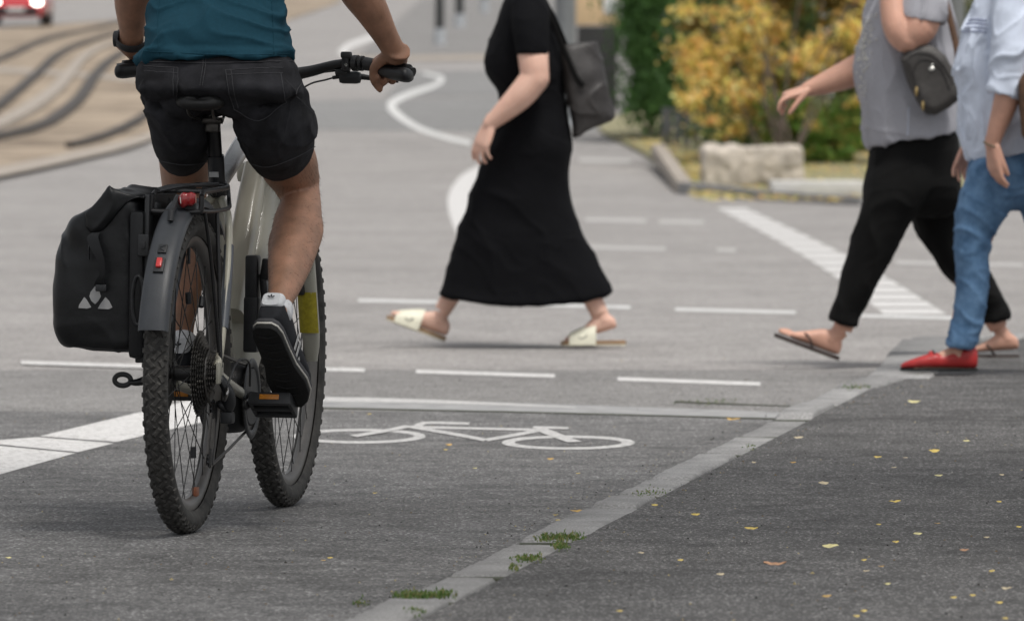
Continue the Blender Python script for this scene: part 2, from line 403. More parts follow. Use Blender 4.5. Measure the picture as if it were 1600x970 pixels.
def cast(bvh, px, py):
    h = bvh.ray_cast(Vector((0, 0, CAMZ)), ray(px, py).normalized())
    return (np.array(h[0]), np.array(h[1])) if h[0] is not None else (None, None)
def patch(bvh, outline, off=0.002, nx=10, ny=10, thick=0.0):
    """quad patch (4 photo corners tl,tr,br,bl) laid on the surface seen there"""
    g = G(); tl, tr, br, bl = [V(*q) for q in outline]; ids = {}; vs = []; fs = []
    for j in range(ny + 1):
        for i in range(nx + 1):
            s, t = i / nx, j / ny
            q = (tl * (1 - s) + tr * s) * (1 - t) + (bl * (1 - s) + br * s) * t
            h, n = cast(bvh, *q)
            if h is not None: ids[i, j] = len(vs); vs.append(h + n * off)
    for j in range(ny):
        for i in range(nx):
            k = [(i, j), (i + 1, j), (i + 1, j + 1), (i, j + 1)]
            if all(x in ids for x in k): fs.append([ids[x] for x in k])
    return g.add(vs, fs)
def polypatch(bvh, poly, off=0.002):
    vs = [];
    P = [V(*q) for q in poly]; c = sum(P) / len(P)
    fine = []
    for i in range(len(P)):
        a, b = P[i], P[(i + 1) % len(P)]
        for k in range(4): fine.append(a + (b - a) * k / 4)
    pts = [c] + [c + (q - c) * 0.5 for q in fine] + fine
    for q in pts:
        h, n = cast(bvh, *q)
        if h is None: return G()
        vs.append(h + n * off)
    m = len(fine); fs = []
    for i in range(m):
        j = (i + 1) % m
        fs += [(0, 1 + i, 1 + j), (1 + i, 1 + m + i, 1 + m + j, 1 + j)]
    return G().add(vs, fs)
def seam(bvh, pts, r=0.0015, off=0.001, sub=5):
    P = catmull(np.array(pts, float), sub); q = []
    for x in P:
        h, n = cast(bvh, *x)
        if h is not None: q.append(h + n * off)
    g = G()
    if len(q) > 2: g.tube(q, r, n=6, sub=1)
    return g

# ---------------------------------------------------------------- the setting
def struct(name, g, m, sm=False):
    o = obj(name, g, m, sm=sm); o['kind'] = 'structure'; return o
def area(rows, off):
    """rows of (Y, xl, xr) -> sheet on the street profile"""
    g = G(); vs = []; fs = []
    for Y, a, b in rows: vs += [(a, Y, gz(Y) + off), (b, Y, gz(Y) + off)]
    for i in range(len(rows) - 1): fs.append((2 * i, 2 * i + 1, 2 * i + 3, 2 * i + 2))
    return g.add(vs, fs)
def ribbon_px(pts, wx, wy, off, sub=6, close=False):
    """stroke drawn with an elliptical pen through photo points, laid on the ground"""
    P = catmull(np.array(pts, float), sub); g = G(); vs = []; fs = []
    n = len(P); T = np.gradient(P, axis=0)
    if close: T = np.roll(P, -1, 0) - np.roll(P, 1, 0)
    for i, p in enumerate(P):
        t = T[i] / max(1e-6, np.hypot(*T[i])); nn = V(-t[1], t[0])
        ww = wx if np.isscalar(wx) else np.interp(i / (n - 1), np.linspace(0, 1, len(wx)), wx)
        wh = wy if np.isscalar(wy) else np.interp(i / (n - 1), np.linspace(0, 1, len(wy)), wy)
        # offset that keeps the pen's extent: support of an ellipse
        k = math.hypot(ww * nn[0], wh * nn[1]) / 2; o = V(ww * ww * nn[0], wh * wh * nn[1]) / (4 * max(k, 1e-6))
        for q in (p + o, p - o): vs.append(on_ground(q[0], q[1], off))
    for i in range(n if close else n - 1):
        a, b = 2 * i, 2 * ((i + 1) % n); fs.append((a, a + 1, b + 1, b))
    return g.add(vs, fs)
def quad_px(poly, off, n=8):
    """four photo points tl,tr,br,bl -> sheet on the ground"""
    tl, tr, br, bl = [V(*q) for q in poly]; g = G(); vs = []; fs = []
    for j in range(n + 1):
        t = j / n; vs += [on_ground(*(tl * (1 - t) + bl * t), off), on_ground(*(tr * (1 - t) + br * t), off)]
    for j in range(n): fs.append((2 * j, 2 * j + 1, 2 * j + 3, 2 * j + 2))
    return g.add(vs, fs)

# ground: one sheet, old light asphalt, out past the hill
ys = [-60, 0, 10, 20, 30, 40, 50, 60] + list(range(62, 94, 2)) + [100, 120, 150, 200, 260, 330, 400, 460, 800, 1500, 3000]
struct('ground', area([(y, -900, 900) for y in ys], 0.0), 'old_asphalt')
# the darker cycle lane that runs along the kerb up to the gutter
KD = V(0.1245, 1.0)
def kerb_x(Y): return -0.318 * 0.96 + 0.1245 * (Y - 14.2 * 0.96)
lane = area([(2, -3.2, kerb_x(2) + 0.02), (20, -3.05, kerb_x(20) + 0.02), (23.6, -2.9, kerb_x(23.6) + 0.02)], 0.004)
struct('cycle_lane', lane, 'road_asphalt')
struct('crossing_strip', area([(23.6, -2.9, kerb_x(23.6)), (25.3, -2.8, kerb_x(25.3)), (27.2, -2.7, kerb_x(27.2))], 0.004), asphalt('mid_asphalt', (0.190, 0.184, 0.179), (0.4, 0.39, 0.38), agg=170, big=0.22))
# painted lines
Z1 = 0.0054; Z2 = 0.0016
for i, q in enumerate([[(62, 681), (305, 623), (475, 623), (182, 690)], [(-40, 690), (58, 682.5), (178, 692), (122, 706)], [(-140, 716), (-44, 692), (118, 707.5), (-80, 763)]]):
    struct('broad_lane_line', quad_px(q, Z1), 'white_paint')
for a, b in [((33, 566), (228, 572)), ((330, 572), (570, 578)), ((650, 580), (867, 587)), ((965, 591.5), (1188, 599.5))]:
    struct('crossing_dash', ribbon_px([a, b], 4, 5.5, Z1, 1), 'white_paint')
for a, b in [((560, 469), (700, 472)), ((760, 474), (985, 480)), ((1055, 483), (1243, 488)), ((1340, 493), (1500, 497))]:
    struct('crossing_dash', ribbon_px([a, b], 4, 4.5, Z2, 1), 'old_paint')
for a, b in [((915, 343), (1010, 345)), ((1030, 346), (1100, 347)), ((920, 386), (1040, 389)), ((1120, 390), (1150, 391)), ((1400, 410), (1600, 414)), ((905, 250), (985, 252))]:
    struct('faded_dash', ribbon_px([a, b], 4, 5, Z2, 1), 'faded_paint')
struct('gutter_strip', ribbon_px([(478, 628), (700, 633), (1000, 642), (1232, 649)], 6, [15, 14, 13, 10], 0.0048), 'gutter')
struct('gutter_line', ribbon_px([(478, 623), (640, 626), (760, 630), (900, 636)], 6, [8, 6, 4, 1.5], 0.0056), 'worn_paint')
struct('gutter_joint', ribbon_px([(500, 637), (800, 643), (1000, 648), (1220, 654)], 4, 1.8, 0.0056), 'crack_dirt')
struct('dirt_line', ribbon_px([(1055, 627), (1120, 630), (1235, 634)], 4, [3, 2, 1.2], 0.0056), 'crack_dirt')
# bicycle symbol, long in the driving direction
def ell(c, rx, ry): return [(c[0] + rx * math.cos(t), c[1] + ry * math.sin(t)) for t in np.linspace(0, 2 * math.pi, 49)]
sym = [(ell((561, 681), 95, 9.6), 18, 3.8, 1), (ell((888, 691), 94, 9.2), 20, 3.8, 1), ([(652, 666), (659, 661.5), (675, 660), (733, 661.5)], 14, 3.6, 4),
       ([(652, 667), (740, 669), (835, 671)], 10, 3.4, 2), ([(640, 666), (700, 676), (759, 687)], 14, 4, 2), ([(759, 687), (800, 680), (847, 671)], 14, 4, 2),
       ([(833, 667), (888, 668.5)], 8, 3.4, 2), ([(842, 669), (870, 680), (898, 690)], 24, 3, 2), ([(640, 665), (600, 673), (552, 681)], 18, 3.4, 2)]
gsym = empty('bicycle_symbol', tuple(on_ground(730, 680)))
gsym['kind'] = 'structure'
for i, (pts, wx, wy, sb) in enumerate(sym): obj('stroke', ribbon_px(pts, wx, wy, 0.0052 + 0.0002 * i, sb), 'worn_paint', gsym, sm=False)
# hatched lane line beyond the crossing: worn bars
A0, A1, A2, A3 = V(1120, 325), V(1165, 325), V(1482, 493), V(1384, 493)
nb = 17
hat = empty('hatched_line', tuple(on_ground(1300, 410))); hat['kind'] = 'structure'
for k in range(nb):
    ta, tb = (k / nb) ** 1.15, ((k + 0.80) / nb) ** 1.15
    q = [A0 + (A3 - A0) * ta, A1 + (A2 - A1) * ta, A1 + (A2 - A1) * tb, A0 + (A3 - A0) * tb]
    bow = lambda v, t: v + V(18 * math.sin(math.pi * t), 0)
    q = [bow(q[0], ta), bow(q[1], ta), bow(q[2], tb), bow(q[3], tb)]
    obj('paint_bar', quad_px(q, Z2, 2), 'white_paint', hat, sm=False)
# far curving lines
struct('curved_line', ribbon_px([(765, 262), (738, 280), (724, 306), (726, 338), (740, 375), (770, 410)], [20, 40, 48, 46, 40, 32], [20, 24, 20, 16, 14, 12], Z2), 'white_paint')
struct('curved_line', ribbon_px([(735, 224), (690, 213), (650, 198), (620, 178), (612, 162), (640, 147), (680, 133), (690, 122), (660, 114)], [7, 9, 11, 13, 13, 11, 9, 7, 4], [7, 7, 7, 8, 10, 8, 6, 5, 3], 0.008), 'old_paint')
struct('lane_line', ribbon_px([(533, 86), (545, 72), (590, 55), (640, 33), (700, 5), (760, -25)], [13, 12, 11, 10, 9, 9], [9, 8, 8, 7, 6, 5], Z2), 'white_paint')
struct('shade_patch', quad_px([(470, 158), (960, 150), (930, 208), (330, 200)], 0.006, 10), 'shaded_asphalt')  # band of tree shade across the far road, painted as darker sheets
struct('shade_patch', quad_px([(640, 112), (960, 108), (960, 149), (600, 152)], 0.006, 10), 'shaded_asphalt')
struct('refuge_pavement', quad_px([(690, -30), (950, -30), (900, 82), (560, 88)], 0.03, 10), 'mid_asphalt')
struct('refuge_kerb', ribbon_px([(555, 92), (700, 90), (900, 88)], 6, 9, 0.02, 4), 'rail_concrete')

# tram track bed: dry sand, rails curving through it
bed = [(on_ground(0, 268).y, -14, on_ground(0, 268).x), (on_ground(100, 247).y, -18, on_ground(100, 247).x), (on_ground(230, 214).y, -22, on_ground(230, 214).x)]
bed = [(70, -12, -7.6)] + bed + [(110, -26, -4.9), (150, -30, -5.6), (235, -36, -7.1), (300, -42, -7.0), (420, -60, -9)]
struct('track_bed', area([(a, b - 40, c) for a, b, c in bed], 0.03), 'track_gravel')
struct('track_kerb', ribbon_px([(-60, 280), (0, 268), (100, 247), (230, 214), (330, 160)], 10, [15, 15, 14, 12, 8], 0.05), 'rail_concrete')
struct('far_road', quad_px([(-200, 8), (250, -8), (235, 28), (-200, 58)], 0.05, 8), 'old_asphalt')
struct('track_crossing', ribbon_px([(-40, 108), (60, 112), (190, 122), (330, 130)], 8, 8, 0.045), 'rail_concrete')
rails = [('thin dark rail farthest up the sandy track bed', [(-60, 112), (0, 93), (75, 61), (150, 45), (191, 36), (300, 20)], [9, 9, 8, 7, 6, 5], 'rail_steel'),
         ('dark rail sweeping through the middle of the sandy track bed', [(-60, 205), (0, 165), (57, 117), (99, 81), (186, 51), (300, 30)], [13, 12, 10, 9, 7, 6], 'rail_steel'),
         ('broad grey rail channel between two darker rails', [(-60, 222), (0, 195), (45, 171), (90, 138), (132, 90), (183, 66), (280, 40)], [22, 22, 20, 15, 10, 8, 6], 'rail_concrete'),
         ('boldest dark rail, curving closest to the cyclist hand', [(-60, 222), (0, 214), (69, 195), (120, 159), (150, 117), (180, 90), (240, 60)], [17, 17, 15, 13, 11, 9, 7], 'rail_steel'),
         ('short dark rail end beside the road edge', [(108, 228), (135, 222), (180, 207), (230, 180), (280, 140)], [6, 9, 10, 9, 7], 'rail_steel')]
for lb, pts, wd, mt in rails:
    P = catmull(np.array(pts, float), 6); ww = np.interp(np.linspace(0, 1, len(P)), np.linspace(0, 1, len(wd)), wd)
    C = [on_ground(p[0], p[1], 0.06) for p in P]; g = G(); rr = []
    for i, c in enumerate(C):
        t = (C[min(i + 1, len(C) - 1)] - C[max(i - 1, 0)]); t.z = 0; t.normalize(); nrm = Vector((-t.y, t.x, 0))
        hw = max(0.05, ww[i] * c.y / F * 0.8)
        rr.append([c - nrm * hw + Vector((0, 0, -0.05)), c - nrm * hw * 0.9 + Vector((0, 0, 0.05)), c + nrm * hw * 0.9 + Vector((0, 0, 0.05)), c + nrm * hw + Vector((0, 0, -0.05))])
    g.rings(rr); tag(obj('tram_rail', g, mt, sm=False), lb, 'rail', 'tram rails')

# sidewalk and kerb stones
KH = 0.04
def kerb_pt(Y, off):             # off metres to the right of the kerb's road edge
    return V(kerb_x(Y) + off * 1.0077, Y)
corner_y = 29.9
side = G(); vs = []; fs = []
sy = [2, 8, 14, 20, 26, corner_y - 0.9]
for y in sy: vs += [(kerb_x(y) + 0.128, y, KH - 0.004), (40, y, KH - 0.004)]
vs += [(kerb_x(corner_y) + 0.36, corner_y - 0.13, KH - 0.004), (40, corner_y - 0.13 + 1.5, KH - 0.004)]
for i in range(len(vs) // 2 - 1): fs.append((2 * i, 2 * i + 1, 2 * i + 3, 2 * i + 2))
struct('sidewalk', side.add(vs, fs), 'sidewalk_asphalt')
kerb = empty('kerb', (kerb_x(14), 14, 0)); kerb['kind'] = 'structure'
def stone(a, b, wid, seed):
    """one dressed granite stone from a to b along its road edge"""
    rnd = random.Random(seed); a, b = V(*a), V(*b); t = b - a; L = np.hypot(*t); t = t / L; n = V(t[1], -t[0])
    g = G(); rr = []; N = max(4, int(L / 0.05))
    z0 = rnd.uniform(-0.010, 0.010) if seed < 40 else rnd.uniform(.003, .008); ph = rnd.uniform(0, 50); joff = rnd.uniform(-.006, .006); koff = rnd.uniform(-.012, .008)
    for i in range(N + 1):
        s = i / N; d = a + t * (0.024 + s * (L - 0.048)); e = 0.018 if i in (0, N) else 0.002 if i in (1, N - 1) else 0
        j = joff + 0.002 * math.sin(ph + s * 9); k = koff + 0.004 * math.sin(ph * 2 + s * 9) + rnd.uniform(-.0015, .0015)
        z = KH + z0 + rnd.uniform(-.0015, .0015) - e
        prof = [(j, -0.1), (j, z - 0.014), (j + 0.012, z), (wid * 0.5, z + rnd.uniform(-.001, .001)), (wid + k - 0.006, z - 0.001), (wid + k, z - 0.008), (wid + k, -0.1)]
        rr.append([(d[0] + n[0] * q, d[1] + n[1] * q, zz) for q, zz in prof])
    g.rings(rr); return g
jy = [995, 935, 895, 842, 790, 771, 746, 706, 678, 651, 630, 604]
JY = [6.0, 7.2, 8.5, 9.7, 10.9, 12.1] + [0.96 * F / (y - 153) for y in jy]
for i in range(len(JY) - 1):
    obj('kerb_stone', stone(kerb_pt(JY[i], 0), kerb_pt(JY[i + 1], 0), 0.125, i), 'granite', kerb, ang=50)
for i in range(1, len(JY) - 1):
    c = kerb_pt(JY[i], .065); g = G(); g.box((c[0], c[1], KH - .035), (.12, .07, .05), bev=.004); obj('joint_dirt', g, 'crack_dirt', kerb)
arc = [kerb_pt(JY[-1], 0)] + [V(*on_ground(x, y, KH)[:2]) for x, y in [(1352, 590), (1374, 572), (1389, 550), (1410, 530), (1462, 525), (1530, 523), (1610, 521), (1700, 519), (1800, 517)]]
for i in range(len(arc) - 1):
    obj('kerb_stone', stone(arc[i], arc[i + 1], [.15, .22, .26, .26, .22][i] if i < 5 else .2, 40 + i), 'granite', kerb, ang=50)

# grass in the kerb joints and along the edge
g = G(); cols = []
def tuft(px0, px1, py, hgt, n, off):
    for _ in range(n):
        x = random.triangular(px0, px1, random.choice((px0 * .7 + px1 * .3, px0 * .3 + px1 * .7))) + random.gauss(0, 3); y = py + random.gauss(0, 3.0) - (x - px0) * .02
        b = on_ground(x, y, off); h = hgt * random.uniform(.2, .95) * .5; a = random.uniform(0, 6.28); lean = random.uniform(.1, 1.1) * h
        wv = Vector((math.cos(a + 1.57), math.sin(a + 1.57), 0)) * random.uniform(.0012, .0026)
        mid = b + Vector((math.cos(a) * lean * .4, math.sin(a) * lean * .4, h * .65)); tip = b + Vector((math.cos(a) * lean, math.sin(a) * lean, h))
        g.add([b - wv, b + wv, mid + wv * .7, mid - wv * .7, tip], [(0, 1, 2, 3), (3, 2, 4)])
        c = random.choice([(.08, .15, .035), (.11, .19, .045), (.15, .21, .06), (.24, .23, .09)]); cols.extend([c] * 5)
for t in [(608, 716, 932, .022, 520, KH), (630, 662, 958, .022, 160, KH), (832, 914, 841, .022, 420, KH), (800, 852, 873, .018, 200, KH), (864, 888, 853, .02, 160, KH), (794, 812, 887, .015, 70, KH),
          (1312, 1366, 604, .02, 170, KH), (985, 1050, 771, .010, 90, KH), (550, 580, 942, .012, 60, 0.004), (1165, 1182, 698, .010, 40, KH), (1420, 1440, 585, .015, 50, KH), (1060, 1160, 629, .012, 130, 0.004)]: tuft(*t)
def set_cols(me, cols):
    a = me.color_attributes.new('leafcol', 'FLOAT_COLOR', 'POINT')
    a.data.foreach_set('color', np.concatenate([np.array(cols, float), np.ones((len(cols), 1))], 1).ravel())
o = obj('grass', g, 'leafage', sm=False); set_cols(o.data, cols); tag(o, 'short green grass growing out of the kerb joints', 'grass', kind='stuff')

# ---------------------------------------------------------------- far right: island, rock, shrubs
ISL = 0.05
isl = [(1365, 322), (1200, 313), (1078, 303), (1060, 285), (1035, 262), (1000, 240), (950, 215), (935, 205)]
pts = [on_ground(x, y, 0) for x, y in isl]
g = G(); poly = [Vector((40, pts[0].y - .5, 0))] + pts + [Vector((pts[-1].x + 1, 120, 0)), Vector((60, 120, 0))]
top = [(p.x, p.y, gz(p.y) + ISL) for p in poly]; bot = [(p.x, p.y, gz(p.y) - .1) for p in poly]
ctr = (12, 92, gz(92) + ISL); n = len(poly)
g.add(top + bot + [ctr], [(i, (i + 1) % n, 2 * n) for i in range(n)] + [(i, i + n, (i + 1) % n + n, (i + 1) % n) for i in range(n)])
struct('verge', g, 'dry_soil')
vk = empty('verge_kerb', tuple(pts[2])); vk['kind'] = 'structure'
full = [Vector((18, pts[0].y - .2, 0)), Vector((9, pts[0].y - .1, 0))] + pts
for i in range(len(full) - 1):
    if i >= len(full) - 4: continue
    a, b = full[i], full[i + 1]; t = (b - a).normalized(); nn = Vector((t.y, -t.x, 0)); m = max(1, int((b - a).length / 1.4))
    for k in range(m):
        q0, q1 = a + (b - a) * (k / m), a + (b - a) * ((k + .985) / m); gg = G(); rr = []
        for q in (q0, q1): rr.append([q + nn * .02 + Vector((0, 0, gz(q.y) - .05)), q + nn * .02 + Vector((0, 0, gz(q.y) + ISL + .008)), q - nn * .12 + Vector((0, 0, gz(q.y) + ISL + .008)), q - nn * .14 + Vector((0, 0, gz(q.y) - .05))])
        gg.rings(rr); obj('kerb_stone', gg, 'rail_concrete' if i > 3 else 'granite', vk, sm=False)
def slab(px0, px1, py, Y, h, dep, name, label, cat, m='concrete'):
    a, b = at(px0, py, Y), at(px1, py, Y); z = gz(Y) + ISL - .02
    g = G(); g.box(((a.x + b.x) / 2, Y + dep / 2, z + h / 2), (b.x - a.x, dep, h), bev=.03)
    return tag(obj(name, g, m), label, cat)
slab(1205, 1352, 318, 69.5, .16, .8, 'concrete_slab', 'low pale concrete slab lying in front of the rock', 'slab')
# rock
rc = on_ground(1174, 291, ISL); g = G(); g.box((0, 0, 0.19), (1.02, .7, .42), bev=.07)
me = fuse(g, .03, 4); push(me, lambda c: .04 * vnoise(c * 5 + 3) - .03 * np.abs(vnoise(c * 12)) + .012 * vnoise(c * 27)); me.transform(Matrix.Translation(rc))
tag(obj('rock', me, 'limestone'), 'squared pale limestone boulder on the leafy verge', 'rock')

def foliage(name, label, cat, blobs, n, leaf, palette, base, trunk, group=None, seed=1, dens=.62):
    """a woody plant: stems, limbs and leaf-sized faces through the volume of its clumps"""
    rs = np.random.default_rng(seed); th = empty(name, tuple(base), label, cat, group)
    g = G()
    for k in range(trunk):
        b = blobs[k % len(blobs)]; c = V(*b[0]); st = V(*base) + V(rs.normal(0, .12), rs.normal(0, .12), -.05)
        g.tube([st, st * .6 + c * .4 + V(rs.normal(0, .1), rs.normal(0, .1), 0), c], [.022, .016, .006], n=7, sub=4)
    obj('trunk', g, 'bark', th)
    vs, fs, cs = [], [], []
    wts = np.array([b[1][0] * b[1][1] * b[1][2] for b in blobs]) ** .8; wts /= wts.sum()
    PP, CC = [], []
    for bi, b in enumerate(blobs):
        k = int(n * wts[bi]); c, r = V(*b[0]), V(*b[1])
        d = rs.normal(0, 1, (k, 3)); d /= np.linalg.norm(d, axis=1)[:, None]
        p = c + d * r * np.minimum(1.6, np.abs(rs.normal(0, .62, (k, 1)))) * (1 + .3 * vnoise(d * 2.2 + bi * 7.7))[:, None]
        p = p[vnoise(p * 2.3 + seed * 9.1) > -dens]; pal = np.array(palette[b[2]] if len(b) > 2 else palette[0])
        PP.append(p); CC.append(pal[rs.integers(len(pal), size=len(p))] * rs.uniform(.7, 1.3, (len(p), 1)))
    p = np.concatenate(PP); cs = np.repeat(np.clip(np.concatenate(CC) * (V(1, 1, 1) if name != 'autumn_bush' else V(1.22, 1.08, .98)), 0, .92), 4, 0); k = len(p); L = leaf * rs.uniform(.6, 1.35, (k, 1))
    a = rs.normal(0, 1, (k, 3)); a /= np.linalg.norm(a, axis=1)[:, None]; q = rs.normal(0, 1, (k, 3)); q -= a * (a * q).sum(1)[:, None]; q /= np.linalg.norm(q, axis=1)[:, None]; fo = np.cross(a, q) * L * .12
    vs = np.stack([p - a * L * .5, p + q * L * .32 + fo, p + a * L * .5, p - q * L * .32 + fo], 1).reshape(-1, 3)
    fs = [t for i in range(k) for t in ((4 * i, 4 * i + 1, 4 * i + 2), (4 * i, 4 * i + 2, 4 * i + 3))]
    g = G(); g.add(vs, fs); o = obj('crown', g, 'leafage', th, sm=False); set_cols(o.data, cs)
    return th
GREEN = [(.06, .135, .035), (.08, .17, .045), (.10, .21, .055), (.045, .10, .03)]
LGREEN = [(.09, .21, .04), (.13, .27, .06), (.17, .28, .07), (.30, .32, .09)]
GOLD = [(.78, .56, .18), (.82, .64, .26), (.78, .58, .18), (.80, .46, .19), (.80, .66, .30), (.46, .46, .14), (.62, .50, .19), (.50, .46, .14), (.80, .70, .40), (.36, .42, .12), (.82, .66, .24), (.80, .62, .20)]
def bl(px, py, Y, rx, rz, ry, pal=0):
    s = Y / F; return (tuple(at(px, py, Y)), (rx * s, ry, rz * s), pal)
hb = on_ground(1020, 205, ISL)
foliage('green_hedge', 'tall dense dark green hedge left of the golden bush', 'hedge',
        [bl(1012, 150, 95, 50, 55, .8), bl(1005, 60, 95, 48, 70, .8), bl(1060, 110, 96, 50, 80, .9), bl(1020, -40, 95, 60, 90, .9), bl(1090, -20, 97, 70, 100, 1.0), bl(1000, 10, 95, 40, 70, .8), bl(1090, 150, 97, 50, 60, .9), bl(1000, -130, 96, 70, 90, 1)], 42000, .075, [GREEN], hb, 8, seed=3, dens=.8)
gb = on_ground(1230, 262, ISL)
blobs = []
rs = random.Random(5)
for _ in range(64):
    x, y = rs.uniform(1070, 1400), rs.uniform(-190, 175)
    if y > 120 and x > 1210: continue
    blobs.append(bl(x, y, 84 + rs.uniform(-.9, 1.3), rs.uniform(22, 42), rs.uniform(16, 34), rs.uniform(.2, .45), 0))
blobs += [bl(1075, 15, 84, 34, 18, .3), bl(1085, 70, 84, 34, 20, .3), bl(1110, 190, 84, 34, 16, .3), bl(1150, 205, 84, 30, 16, .3), bl(1100, 130, 84, 40, 20, .3), bl(1340, 160, 84, 20, 14, .3), bl(1270, 195, 83.6, 16, 10, .3), bl(1385, 100, 84, 40, 70, .4)]
for _ in range(40):
    blobs.append(bl(rs.uniform(1205, 1400), rs.uniform(150, 258), 84.3 + rs.uniform(-.5, .8), rs.uniform(22, 40), rs.uniform(14, 26), .4, 1))
for _ in range(24): blobs.append(bl(rs.uniform(1080, 1400), rs.uniform(-150, 190), 85.8, rs.uniform(30, 50), rs.uniform(22, 40), .5, 2))
foliage('autumn_bush', 'big bush of yellow and orange autumn leaves with green lower shoots', 'bush', blobs, 27000, .088, [GOLD, LGREEN, [(.16, .17, .05), (.10, .12, .035), (.30, .2, .06)]], gb, 12, seed=9, dens=.45)
foliage('green_hedge', 'dark green hedge filling in behind the golden bush', 'hedge', [bl(1150 + 90 * k, 90 - 60 * (k % 2), 90, 70, 140, .8) for k in range(6)] + [bl(1150 + 90 * k, 200, 89.5, 70, 60, .7) for k in range(6)], 36000, .085, [[(.07, .13, .04), (.10, .16, .05), (.22, .2, .07)]], on_ground(1300, 225, ISL), 6, seed=12, dens=.8)
# the street tree whose crown hangs over the cycle lane, its trunk right of the picture
tc_ = V(3.4, 15.5, KH)
tb_ = [((2.2 + dx, 14.2 + dy, 6.4 + dz), (1.5, 1.6, .9), 0) for dx, dy, dz in [(0, 0, 0), (-1.6, .4, .2), (-2.9, -.6, .5), (1.6, .6, .3), (.2, 2.2, .4), (-1.8, 2.4, .6), (-.4, -2.2, .3), (-2.4, -2.6, .5), (1.8, -1.8, .4), (-.8, .2, 1.5), (.9, 1.6, 1.4), (-3.9, 1.2, .7), (-3.4, 2.9, .6), (2.4, 2.6, .6)]]
th_ = foliage('street_tree', 'street tree standing on the sidewalk to the right of the picture', 'tree', tb_, 9000, .17, [[(.10, .16, .04), (.2, .2, .05), (.07, .12, .03), (.4, .3, .08)]], tc_, 7, seed=21, dens=.5)
g = G(); g.tube([tc_ + V(0, 0, -.1), tc_ + V(0, 0, .4), tc_ + V(-.1, -.1, 2.5), tc_ + V(-.5, -.5, 4.6), tc_ + V(-1.1, -1.1, 6.2)], [.24, .17, .14, .11, .06], n=16, sub=4); obj('bole', g, 'bark', th_)
# leaf litter on the verge
g = G(); cols = []
for _ in range(2600):
    x, y = random.uniform(1080, 1480), random.uniform(238, 312)
    if random.random() < .2:
        y = random.uniform(212, 290); x = np.interp(y, [205, 240, 262, 285, 303], [940, 1005, 1042, 1066, 1085]) + random.uniform(8, 90)
    p = on_ground(x, y, ISL + .012); L = random.uniform(.03, .06); a = random.uniform(0, 6.28); d = Vector((math.cos(a), math.sin(a), random.uniform(-.2, .3))) * L; q = Vector((-d.y, d.x, random.uniform(-.01, .02))) * .6
    if p.y > 110: continue
    g.add([p - d, p + q, p + d, p - q], [(0, 1, 2, 3)]); c = random.choice(GOLD + [(.35, .2, .08), (.12, .16, .05)]); cols += [c] * 4
o = obj('leaf_litter', g, 'leafage', sm=False); set_cols(o.data, cols); tag(o, 'dry yellow leaves and grass littering the verge', 'leaves', kind='stuff')

# poles and other street furniture
def pole(px, pyb, w_px, hgt, name, label, cat, m='pole_grey', top=None, group=None, base=None, off=0.0):
    b = on_ground(px, pyb, off); r = w_px / 2 * b.y / F
    t = empty(name, tuple(b), label, cat, group)
    g = G(); g.tube([b + Vector((0, 0, -.05)), b + Vector((0, 0, hgt * .5)), b + Vector((0, 0, hgt))], [r, r * .95, r * .9], n=20, sub=2, ref=V(1, 0, 0)); obj('shaft', g, m, t)
    g = G(); g.tube([b + Vector((0, 0, -.02)), b + Vector((0, 0, base or .08))], [r * 1.25, r * 1.15], n=20, sub=1, ref=V(1, 0, 0)); obj('base', g, 'pole_light', t)
    g = G(); g.ball(b + Vector((0, 0, hgt)), r * .95, 12); obj('cap', g, m, t)
    return t
pole(687, 72, 15, 1.15, 'bollard', 'dark bollard nearest the road on the far refuge', 'bollard', 'bollard_dark', group='far bollards', base=.42)
pole(718, 45, 14, 1.15, 'bollard', 'second dark bollard from the road on the far refuge', 'bollard', 'bollard_dark', group='far bollards', base=.42)
pole(757, 22, 11, 1.15, 'bollard', 'small pale bollard farthest along the refuge, above the woman in black', 'bollard', 'pole_grey', group='far bollards', base=.5)
pole(883, 196, 33, 6.0, 'lamp_post', 'thick grey lamp post behind the woman with the tote bag', 'lamp post')
pole(1166, 232, 13, 4.5, 'sign_post', 'thin pale grey steel post standing in the golden bush', 'post', 'pole_light', off=ISL)
pole(1491, 245, 34, 4.0, 'traffic_pole', 'grey pole between the two women at the right', 'pole', 'pole_grey', off=ISL)
# tan notice board on a black base, far behind the tote bag
b = on_ground(935, 196, 0); b = at(933, 196, b.y + 8); s = b.y / F; zb = gz(b.y)
t = empty('notice_cabinet', (b.x, b.y, zb), 'tan panelled cabinet with a black base beside the hedge', 'cabinet')
zt = at(933, 40, b.y).z
g = G(); g.box((b.x, b.y, (zb + zt) / 2 - .02), (62 * s, .5, zt - zb), bev=.01); obj('base', g, 'black_board', t)
g = G(); g.box((b.x, b.y, zt + .45), (66 * s, .55, .9), bev=.02); obj('panel', g, 'tan_board', t)
g = G(); g.box((b.x + 20 * s, b.y - .29, zt + .32 + .2), (20 * s, .02, .7), bev=.005); obj('poster', g, 'white_board', t)
# grey bin enclosure in front of the hedge
b = on_ground(1073, 228, ISL); s = b.y / F
t = empty('bin_enclosure', tuple(b), 'low dark grey slatted bin enclosure at the foot of the hedge', 'enclosure')
for k in range(5):
    g = G(); g.box((b.x + (k - 2) * 14 * s, b.y, b.z + .2), (10 * s, .05, .42), bev=.006); obj('slat', g, 'bin_grey', t)
for k in (-34, 34):
    g = G(); g.box((b.x + k * s, b.y, b.z + .22), (9 * s, .1, .5), bev=.01); obj('post', g, 'bin_grey', t)
g = G(); g.box((b.x, b.y + .03, b.z + .44), (76 * s, .12, .05), bev=.008); obj('rail', g, 'bin_grey', t)

